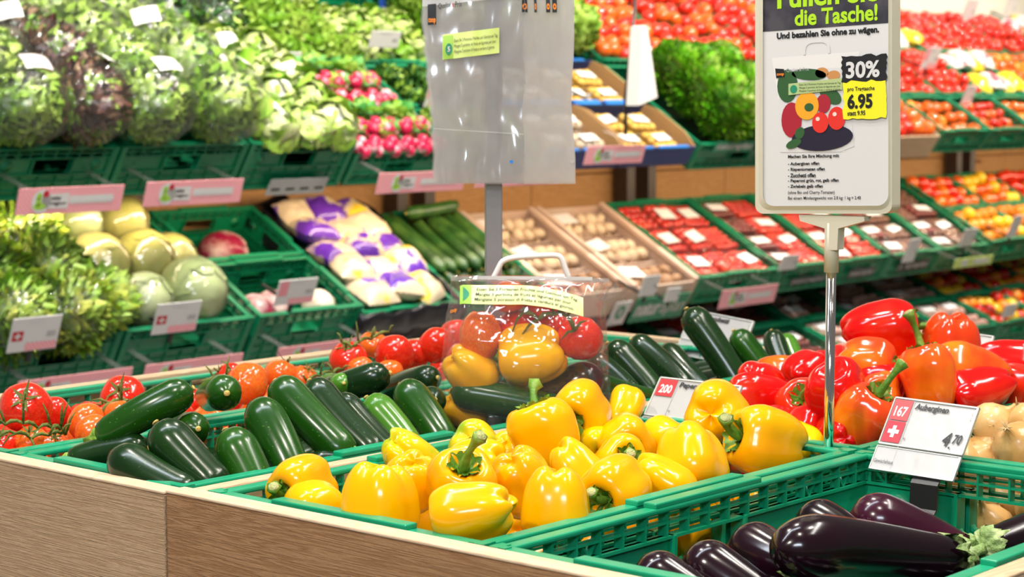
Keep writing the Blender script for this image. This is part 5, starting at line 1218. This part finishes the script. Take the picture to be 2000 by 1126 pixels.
# ------------------------------------------------------------------ promotion sign on its chrome pole
XS = 1.892
sg = empty('promotion_sign', onX(1622, 868, XS+.005), 'cream framed promotion sign reading die Tasche and 30%, on a chrome pole', 'sign')
O_ = sg.matrix_world.translation.copy()
def S(d): return lambda x, y: onX(x, y+(x-1490)*(-.083+.0002*y), XS-d)-O_
def Sraw(d): return lambda x, y: onX(x, y, XS-d)-O_
def sslab(pts, d0, d1, name, m, wp=S):
    n = len(pts); f0 = [wp(d0)(*p) for p in pts]; dX = Vector((d1-d0, 0, 0)); f1 = [v-dX*-1*-1 if False else v+Vector((d0-d1, 0, 0)) for v in f0]
    b = MB(); b.add(f0+f1, [tuple(range(n)), tuple(range(2*n-1, n-1, -1))]+[(i, i+n, (i+1) % n+n, (i+1) % n) for i in range(n)], 0, False); return b.build(name, m, sg)
def rrect(x0, y0, x1, y1, r, n=6):
    out = []
    for cx, cy, a0 in ((x1-r, y1-r, 0), (x0+r, y1-r, 90), (x0+r, y0+r, 180), (x1-r, y0+r, 270)):
        out += [(cx+r*math.cos(R(a0+90*k/n)), cy+r*math.sin(R(a0+90*k/n))) for k in range(n+1)]
    return out
sslab(rrect(1475, -62, 1742, 417, 16), .006, -.012, 'frame', CREAM)
b = MB()
inner = rrect(1490, -50, 1735, 402, 22); outer = rrect(1482, -56, 1739, 410, 22)
v = [S(.006)(*p) for p in outer]+[S(.009)(*p) for p in inner]; n = len(inner); o2 = rrect(1475, -62, 1742, 417, 16)
v += [S(.0062)(*p) for p in o2]
b.add(v, [(i, (i+1) % n, n+(i+1) % n, n+i) for i in range(n)], 0, True); b.build('frame_bead', CREAM, sg)
flat(sg, 'poster_sheet', WHT, S(.0068), inner)
flat(sg, 'header', mat('dark_header_print', (.035, .033, .045), .4, var=((.075, .07, .08), 30, .4, .6)), S(.0072), [p for p in ((1490, -50+22), (1735, -28), (1735, 62), (1490, 62))])
GTX = mat('lime_header_lettering', (.42, .70, .02), .45)
text('Füllen Sie', GTX, S(.0076), 1518, 20, 1716, -22, .03, sg); text('die Tasche!', GTX, S(.0076), 1552, 56, 1714, 24, .03, sg)
text('Und bezahlen Sie ohne zu wägen.', INK, S(.0076), 1517, 82, 1717, 66, .045, sg)
BG_ = mat('pale_bag_print', (.66, .64, .63), .5); BG2 = mat('bag_haze_print', (.74, .71, .68), .5)
# printed picture of the filled bag, all flat on the sheet
flat(sg, 'bag_print', BG2, S(.0070), ((1507, 114), (1678, 112), (1678, 130), (1650, 300), (1535, 296), (1510, 130)))
def hpr(u, v):
    a = math.pi*u; r_ = 1-.16*v; return S(.0074)(1595-26*math.copysign(abs(math.cos(a))**.6, math.cos(a))*r_, 112-26*(math.sin(a)**.5)*r_)
MB().grid(hpr, 24, 1).build('handle_print', BG_, sg)
flat(sg, 'bag_side_print', BG_, S(.0072), ((1530, 140), (1655, 140), (1668, 290), (1640, 300), (1524, 298), (1520, 200)))
def pr(name, m, *a, d=.0078): flat(sg, name, m, S(d), disc(*a))
GP1 = mat('dark_green_veg_print', (.03, .10, .03), .5); RP1 = mat('tomato_print', (.72, .03, .02), .5); OP1 = mat('pepper_print', (.85, .36, .02), .5); EP1 = mat('aubergine_print', (.015, .012, .03), .5); RP2 = mat('red_pepper_print', (.38, .015, .03), .5); BN = mat('onion_print', (.55, .25, .08), .5)
pr('zucchini_print', GP1, 1538, 170, 20, 32); pr('zucchini_print', GP1, 1580, 150, 34, 11, 20, .1); pr('onion_print', BN, 1605, 148, 13, 10); pr('onion_print', BN, 1628, 154, 13, 9); pr('zucchini_print', GP1, 1622, 192, 24, 14, 20, .6, d=.0080)
pr('red_pepper_print', RP2, 1546, 236, 20, 34, d=.0080); pr('aubergine_print', EP1, 1606, 272, 60, 25, 28, -.05, d=.0082); pr('calyx_print', GP1, 1550, 282, 16, 8, 12, -.4, d=.0084); pr('calyx_print', GP1, 1562, 262, 9, 12, 12, .4, d=.0084)
pr('red_tomato_print', RP2, 1608, 207, 14, 18, d=.0084); pr('pepper_print', OP1, 1576, 210, 23, 27, d=.0086); pr('pepper_stalk_print', GP1, 1580, 213, 9, 8, d=.0088); pr('red_tomato_print', RP1, 1602, 243, 16, 20, d=.0088); pr('red_tomato_print', RP1, 1634, 236, 17, 22, d=.0088)
HLP = mat('pale_print', (.90, .62, .55), .5); pr('highlight_print', HLP, 1597, 236, 4, 4, d=.0090); pr('highlight_print', HLP, 1630, 228, 4, 4, d=.0090)
flat(sg, 'label_print', mat('sage_print', (.42, .52, .22), .5), S(.0090), ((1540, 166), (1645, 160), (1645, 182), (1540, 188)))
pr('leaf_logo_print', DGR, 1550, 177, 7, 8, d=.0092)
for i, t_ in enumerate(('Essen Sie 5 Portionen Früchte und Gemüse am Tag.', 'Mangez 5 portions de fruits et légumes par jour.', 'Mangiate 5 porzioni di frutta e verdura al giorno.')): text(t_, INK, S(.0092), 1561, 172+6*i, 1642, 167+6*i, 0, sg)
flat(sg, 'logo_field', INK, S(.0080), ((1514, 135), (1531, 137), (1533, 152), (1516, 154))); text('coop', ORP, S(.0092), 1517, 151, 1531, 145, .03, sg); text('Qualité & Prix', GREYP, S(.0080), 1536, 144, 1580, 136, 0, sg)
q = random.Random(3)
def ragged(x0, y0, x1, y1, a=3, n=9):
    P = [(x0+(x1-x0)*i/n, y0+q.uniform(-a, a)) for i in range(n+1)]+[(x1+q.uniform(-a, a), y0+(y1-y0)*i/n) for i in range(1, n)]+[(x1+(x0-x1)*i/n, y1+q.uniform(-a, a)) for i in range(n+1)]+[(x0+q.uniform(-a, a), y1+(y0-y1)*i/n) for i in range(1, n)]
    return P
flat(sg, 'black_brush_patch', INK, S(.0094), ragged(1643, 120, 1731, 168)); flat(sg, 'yellow_brush_patch', YELP, S(.0093), ragged(1647, 164, 1730, 238, 2))
text('30%', WHT, S(.0098), 1652, 162, 1718, 130, .03, sg); text('pro Tragtasche', INK, S(.0098), 1655, 188, 1708, 178, .02, sg)
text('6.95', INK, S(.0098), 1655, 220, 1704, 191, .04, sg); text('statt 9.95', INK, S(.0098), 1655, 232, 1690, 223, .03, sg)
for i, (t_, x1) in enumerate((('Machen Sie Ihre Mischung mit:', 1639), ('- Auberginen offen', 1600), ('- Rispentomaten offen', 1611), ('- Zucchetti offen', 1593), ('- Peperoni grün, rot, gelb offen', 1638), ('- Zwiebeln gelb offen', 1607), ('(ohne Bio und Cherry-Tomaten)', 1630), ('Bei einem Mindestgewicht von 2.8 kg: 1 kg = 2.48', 1681))):
    yb = 310+(0 if i == 0 else 3)+10.9*i+(1 if i > 5 else 0); text(t_, INK, S(.0076), 1539, yb+1.5, x1, yb-6.5, .035 if i < 6 else .01, sg)
# bracket, sleeve and pole
sslab([(1560, 419), (1688, 423), (1688, 432), (1637, 446), (1635, 488), (1613, 488), (1611, 446), (1562, 431)], .004, -.010, 'bracket', CREAM, Sraw)
pc = onX(1624, 500, XS+.004); px_, py_ = pc.x-O_.x, pc.y-O_.y
zt_, zc, zb_ = onX(1624, 488, XS).z-O_.z, onX(1624, 532, XS).z-O_.z, TOP-.115-O_.z
MB().tube([(px_, py_, zt_+.03), (px_, py_, zc)], .0082, 20).build('collar', CREAM, sg)
MB().tube([(px_, py_, zc+.01), (px_, py_, zb_)], .0056, 24).build('pole', CHR, sg)
MB().bbox(px_-.03, px_+.008, py_-.03, py_+.03, zb_-.004, zb_, .001).build('foot_plate', CHR, sg)

# ------------------------------------------------------------------ hanging carrier bags on their steel post
YB = 1.675
post = onZ(964, 782, TOP); st = empty('bag_stand', Vector((post.x, YB, TOP-.12)), 'grey square steel post behind the filled bag, carrying the hanging carrier bags', 'stand')
PX = onZ(964, 782, TOP).x*YB/post.y
st.matrix_world = T(PX, YB, TOP-.236) @ RZ(YAW-R(90)+R(6))
MB().bbox(-.0105, .0105, -.0105, .0105, 0, .95, .001).build('post', GREY, st)
RTv = Vector(RT); FWh = Vector((FW[0], FW[1], 0)).normalized()
MB().bbox(-.085, .085, -.03, .0, .93, .945, .002).build('hanger_bar', GREY, st)
pz = Vector((PX, YB, 0)); sB = math.hypot(PX, YB)/F/math.cos(PIT)
OB = pz+RTv*(21*sB)-FWh*.030; OB.z = onY(964, 357, YB).z
def HBw(x, y, t=0.0): return RTv*((x-985)*sB)+Vector((0, 0, 1))*((357-y)*sB)-FWh*t
def sheet(i, x0, x1, y0, y1, t0, amp, seed):
    def g(u, v):
        y = y1+(y0-y1)*v; f = v
        L_ = x0(y) if callable(x0) else x0; R_ = x1(y) if callable(x1) else x1
        x = L_+(R_-L_)*u
        w = amp*(mn.noise(Vector((u*2.2+seed, v*1.6, seed)))*1.2+.55*mn.noise(Vector((u*7+seed, v*1.8, 2)))+.25*mn.noise(Vector((u*9, v*9, seed))))*(1 if v < .96 else .6)
        return HBw(x, y, t0+w)
    return g
left = lambda y: 828+14*min(1, max(0, (y-60)/150))+6*min(1, max(0, y-200)/120)+1.5*math.sin(y*.11)
right = lambda y: 1119-5*math.exp(-((y-190)/60)**2)+3*min(1, max(0, y-250)/60)
HB1 = film('milky_bag_film', haze=.46, rough=.18, bump=(9, .5, (1.6, 1.6, .5)), gl=.15, hazecol=(.86, .83, .80)); HB2 = film('clear_bag_film', haze=.24, rough=.17, bump=(9, .9, (2.4, 2.4, .5)), gl=.7, hazecol=(.84, .84, .86))
for i in range(4):
    o = MB().grid(sheet(i, lambda y: left(y)+2+i*1.5, lambda y: right(y)-i*.8, -45, 356-i*.6, -.010+.0022*i, .0016, i), 30, 44).build('carrier_bag', HB1)
    o.location = OB; tag(o, 'milky plastic carrier bag hanging on the post behind the front one', 'bag', 'stack of hanging carrier bags')
fb = empty('carrier_bag', OB, 'front clear plastic carrier bag of the hanging stack, with green label and dark logo patch', 'bag', 'stack of hanging carrier bags')
gs = sheet(9, left, lambda y: 1024+2*math.sin(y*.05), -45, 357, .0050, .0085, 9)
MB().grid(gs, 60, 90).build('film', HB2, fb)
gp = sheet(5, lambda y: 1022+2*math.sin(y*.05), right, -45, 357, .0030, .0028, 12)
MB().grid(gp, 20, 60).build('gusset', film('gusset_film', haze=.38, rough=.2, bump=(10, .6, (2, 2, .4)), gl=.2, hazecol=(.88, .84, .80)), fb)
def FB(d):
    def w(x, y):
        L_, R_ = left(y), 1024+2*math.sin(y*.05); u = (x-L_)/(R_-L_); v = (357-y)/402
        return (gs(u, v) if x < 1023 else gp(min(1, (x-1022)/97), v))-FWh*d
    return w
def mappatch(name, m, w, x0, y0, x1, y1, sl, n=14):
    return MB().grid(lambda u, v: w(x0+(x1-x0)*u, y0+(y1-y0)*v+sl*(x1-x0)*u), n, 6).build(name, m, fb)
mappatch('header_band', film('white_band', haze=.75, rough=.3, bump=(8, .2), gl=.1), FB(.0008), 830, -30, 1020, 20, -.105)
mappatch('logo_patch', INK, FB(.0014), 840, 16, 856, 55, -.1, 4); text('coop', ORP, FB(.002), 841, 53, 855, 42, .04, fb)
text('Qualité', INK, lambda x, y: FB(.0018)(x, y-.14*(x-860)), 860, 26, 884, 14, .0, fb); text('&', REDP, lambda x, y: FB(.0018)(x, y-.14*(x-860)), 886, 25, 890, 17, .02, fb); text('Prix', INK, lambda x, y: FB(.0018)(x, y-.14*(x-860)), 892, 26, 905, 15, 0, fb)
mappatch('green_label', LIME, FB(.0014), 868, 73, 976, 121, -.125); mappatch('label_end', LIMED, FB(.0020), 869, 76, 888, 120, -.125, 4)
sk = lambda d: (lambda x, y: FB(d)(x, y-.125*(x-868)))
MB().poly([sk(.0026)(*p) for p in disc(880, 102, 6.5, 11)]).build('apple_logo', DGR, fb); text('5', WHT, sk(.0030), 877.5, 107, 882.5, 97, .03, fb)
for i, t_ in enumerate(('Essen Sie 5 Portionen Früchte und Gemüse am Tag.', 'Mangez 5 portions de fruits et légumes par jour.', 'Mangiate 5 porzioni di frutta e verdura al giorno.')): text(t_, INK, sk(.0028), 890, 92+10.5*i, 973-3*i, 84+10.5*i, .0, fb, shear=.15)
for k, (x0, x1) in enumerate(((1019, 1028), (1041, 1046), (1064, 1072), (1076, 1085))):
    mappatch('logo_patch', INK, FB(.0014), x0, -4, x1, 31, 0, 3); text('o', ORP, FB(.002), x0+1, 26, x1-1, 14, .04, fb)
MB().grid(lambda u, v: FB(.0006)(850+172*u, 250+1.6*v+11*u), 20, 1).build('weld_seam', film('seam', haze=.6, rough=.2, bump=(5, .1), gl=.4), fb)
for x, y in ((999, 314), (1113, 314)): MB().poly([FB(.001)(*p) for p in disc(x, y, 4, 3.4, 6)]).build('punched_mark', BLUEL if x < 1000 else GREYP, fb)

# ------------------------------------------------------------------ the filled clear bag and what is in it
OC = onY(1025, 835, 1.600); sC = (OC-Vector((0, 0, HC))).length/F
def Bw(x, y, t=0.0): return RTv*((x-1025)*sC)+Vector((0, 0, 1))*((835-y)*sC)-FWh*t
def Bp(x, y, t=0.0): return OC+Bw(x, y, t)
cb = empty('filled_carrier_bag', OC, 'clear plastic carrier bag with white handle, filled with tomatoes, peppers and zucchini', 'bag')
rows = [(838, 905, 1150, .020), (822, 868, 1178, .040), (790, 858, 1192, .054), (750, 853, 1192, .058), (700, 864, 1187, .058), (655, 868, 1184, .056), (610, 874, 1184, .048), (575, 880, 1184, .032), (548, 881, 1190, .014), (538, 884, 1176, .004)]
def brow(v):
    k = v*(len(rows)-1); i = min(int(k), len(rows)-2); f = k-i; f = f*f*(3-2*f) if 0 < i < len(rows)-3 else f
    return [rows[i][j]*(1-f)+rows[i+1][j]*f for j in range(4)]
def bag(side):
    def g(u, v):
        y, L_, R_, D_ = brow(v); x = L_+(R_-L_)*u; s_ = (u-.5)*2
        wr = mn.noise(Vector((u*3, v*3, side*5)))*.005+mn.noise(Vector((u*14, v*4, side*3+1)))*.0022+mn.noise(Vector((u*9+v*9, v*5-u*5, 3)))*.0018
        e = max(0, 1-abs(s_)**3)**.5
        if v > .9: y += 6*u*u-2
        return Bw(x+3*mn.noise(Vector((v*7, side, u*2)))*(abs(s_) > .9), y, side*(D_*e+wr*e))
    return g
CBF = film('clear_carrier_film', haze=.055, rough=.06, bump=(16, .9), gl=.22, fr=.26)
gf, gk = bag(1), bag(-1)
MB().grid(gf, 56, 56).build('front_film', CBF, cb); MB().grid(lambda u, v: gk(1-u, v), 40, 40).build('back_film', CBF, cb)
MB().grid(lambda u, v: Bw(1150+55*u+6*v, 545+8*u+(30+10*math.sin(5*u))*v, .004+.012*math.sin(6*u+3*v)), 12, 8).build('corner_flap', CBF, cb)
MB().grid(lambda u, v: Bw(882+306*u, 538+9*v+4*u, .005), 30, 2).build('top_seam', film('seam_film', haze=.4, rough=.15, bump=(20, .6), gl=.5), cb)
def rounded(P, n=5):
    out = [P[0]]
    for i in range(1, len(P)-1):
        a, b, c = Vector(P[i-1]), Vector(P[i]), Vector(P[i+1]); q1 = b+(a-b)*.35; q2 = b+(c-b)*.35
        for k in range(n+1): t = k/n; out.append(q1*(1-t)**2+b*2*t*(1-t)+q2*t*t)
    return out+[P[-1]]
MB().tube(rounded([Bw(962, 546), Bw(968, 535), Bw(984, 503), Bw(1085, 497), Bw(1096, 503), Bw(1106, 532), Bw(1112, 546)]), .0036, 12).build('handle', mat('white_handle_plastic', (.78, .76, .74), .3), cb)
MB().grid(lambda u, v: Bw(925+230*u, 537+7*v+2*u, .006), 12, 1).build('handle_strip', mat('white_strip_plastic', (.7, .68, .66), .35), cb)
def invF(x, y):
    # point of the front film under the picture position
    v = .5
    lo, hi = 0.0, 1.0
    for _ in range(22):
        m_ = (lo+hi)/2
        if brow(m_)[0] > y: lo = m_
        else: hi = m_
    v = (lo+hi)/2; _, L_, R_, _ = brow(v); return gf((x-L_)/(R_-L_), v)
LBf = lambda d: (lambda x, y: invF(x, y+24*max(0, (x-1000)/140)**2+4*max(0, (905-x)/10 if x < 905 else 0))-FWh*d)
MB().grid(lambda u, v: LBf(.002)(900+236*u, 553+34*v), 40, 8).build('green_label', mat('pale_lime_label', (.66, .74, .30), .35, coat=.3), cb)
MB().grid(lambda u, v: LBf(.0026)(900+22*u, 553+34*v), 6, 6).build('label_end', LIMED, cb)
MB().grid(lambda u, v: LBf(.0032)(906+12*math.sin(math.pi*v)*u, 556+26*v), 6, 8).build('leaf_logo', DGR, cb)
for i, (t_, x1) in enumerate((('Essen Sie 5 Portionen Früchte und Gemüse am Tag.', 1126), ('Mangez 5 portions de fruits et légumes par jour.', 1114), ('Mangiate 5 porzioni di frutta e verdura al giorno.', 1118))):
    text(t_, INK, LBf(.0032), 932-2*i, 564+9*i, x1, 557+9*i, .008, cb, shear=.15)
text('coop', ORP, LBf(.0030), 878+3, 600, 894, 592, .03, cb)
inb = 'produce inside the filled bag'
def bt(x, y, t, rp, k, d, lb, el=1.0):
    p = Bp(x, y, t); o = tomato(k, p, rp*sC, dirv(*d), lb, inb, star=False, spin=.4)
    if el != 1: o.matrix_world = o.matrix_world @ SCL(1, 1, el)
bt(938, 655, .004, 42, 'o', (0, 1, 0), 'tall orange red tomato at the left inside the clear bag', 1.45); bt(1132, 660, -.006, 46, 'r', (.3, 1, .2), 'large red tomato at the right inside the clear bag', 1.1)
bt(993, 580, -.012, 37, 'o', (0, 1, 0), 'tomato at the top inside the clear bag'); bt(1060, 590, -.018, 38, 'r', (0, 1, 0), 'red tomato behind the label inside the clear bag'); bt(1010, 640, -.022, 42, 'r', (0, 1, 0), 'red tomato in the centre inside the clear bag')
bt(1075, 640, -.030, 36, 'r', (0, 1, 0), 'red tomato behind the yellow pepper inside the clear bag'); bt(905, 700, -.022, 34, 'r', (0, 1, 0), 'red tomato deep at the left inside the clear bag')
pepper('y', 1, Bp(1040, 692, .008), dirv(-.97, -.15, -.1), 1.0, 1.22, 1, 'big yellow pepper in the middle inside the clear bag', inb)
pepper('yo', 0, Bp(916, 722, .010), dirv(.6, -.5, -.3), .4, .95, None, 'orange yellow pepper at the lower left inside the clear bag', inb)
pepper('yo', 0, Bp(905, 800, -.010), dirv(.6, -.5, -.3), .4, .8, None, 'orange pepper at the very bottom inside the clear bag', inb)
long_fruit('zucchini', Bp(880, 758, .016), Bp(1100, 800, .020), .0215, ZM, .02, .9, 'zucchini lying along the bottom inside the clear bag', inb, seed=2)
aubergine(Bp(1180, 735, -.012), Bp(1010, 800, -.022), .027, AUB, 'dark aubergine at the lower right inside the clear bag', .02, 1)['group'] = inb
vine('tomato_vine', [Bp(*q_) for q_ in ((1020, 605, .022), (1050, 618, .026), (1080, 608, .028), (1105, 612, .028), (1120, 640, .026))], .0026, [(1, dirv(-.6, -.6, 0)*.03), (3, dirv(.6, .5, 0)*.02), (4, dirv(.7, .6, 0)*.02), (4, dirv(-.6, -.4, 0)*.02), (0, dirv(-.5, -1, 0)*.03), (2, dirv(-.3, 1, 0)*.02)], 'green tomato vine inside the clear bag', inb)

# ------------------------------------------------------------------ odds and ends at the top
pl = empty('paper_bag_stand', onY(1222, 190, 3.9), 'thin black pole with hanging white paper bags above the blue boxes', 'stand')
o0 = pl.matrix_world.translation; up_ = onY(1242, -10, 3.9)-o0
MB().tube([(0, 0, -.12), (0, 0, 0), up_], .006, 8).build('pole', BLK, pl)
pb = MB(); P = [onY(*q_, 3.86) for q_ in ((1232, 200), (1275, 188), (1284, 196), (1262, 50), (1247, 52))]
f = [onY(1247, 206, 3.85), onY(1284, 190, 3.85), onY(1264, 50, 3.85), onY(1256, 52, 3.85)]; k = [p+Vector((-.012, .04, 0)) for p in f]
pb.add(f+k, ((0, 1, 2, 3), (7, 6, 5, 4), (0, 4, 5, 1), (1, 5, 6, 2), (2, 6, 7, 3), (3, 7, 4, 0)), 0, False)
tag(pb.build('paper_bag', mat('white_paper', (.86, .82, .78), .7)), 'white paper bags hanging folded from the thin black pole', 'bag')
a = onY(742, 30, 4.75); b_ = onY(832, -14, 4.75)
bs = empty('blue_sign', a, 'blue sign strip at the top left of the hanging bags', 'sign'); MB().bbox(0, b_.x-a.x, 0, .004, 0, b_.z-a.z, .001).build('board', BLUEL2 if False else mat('blue_sign_print', (.02, .08, .42), .4), bs)
MB().box(.01, b_.x-a.x-.01, -.001, 0, .02, .028).build('white_line', WHT, bs)
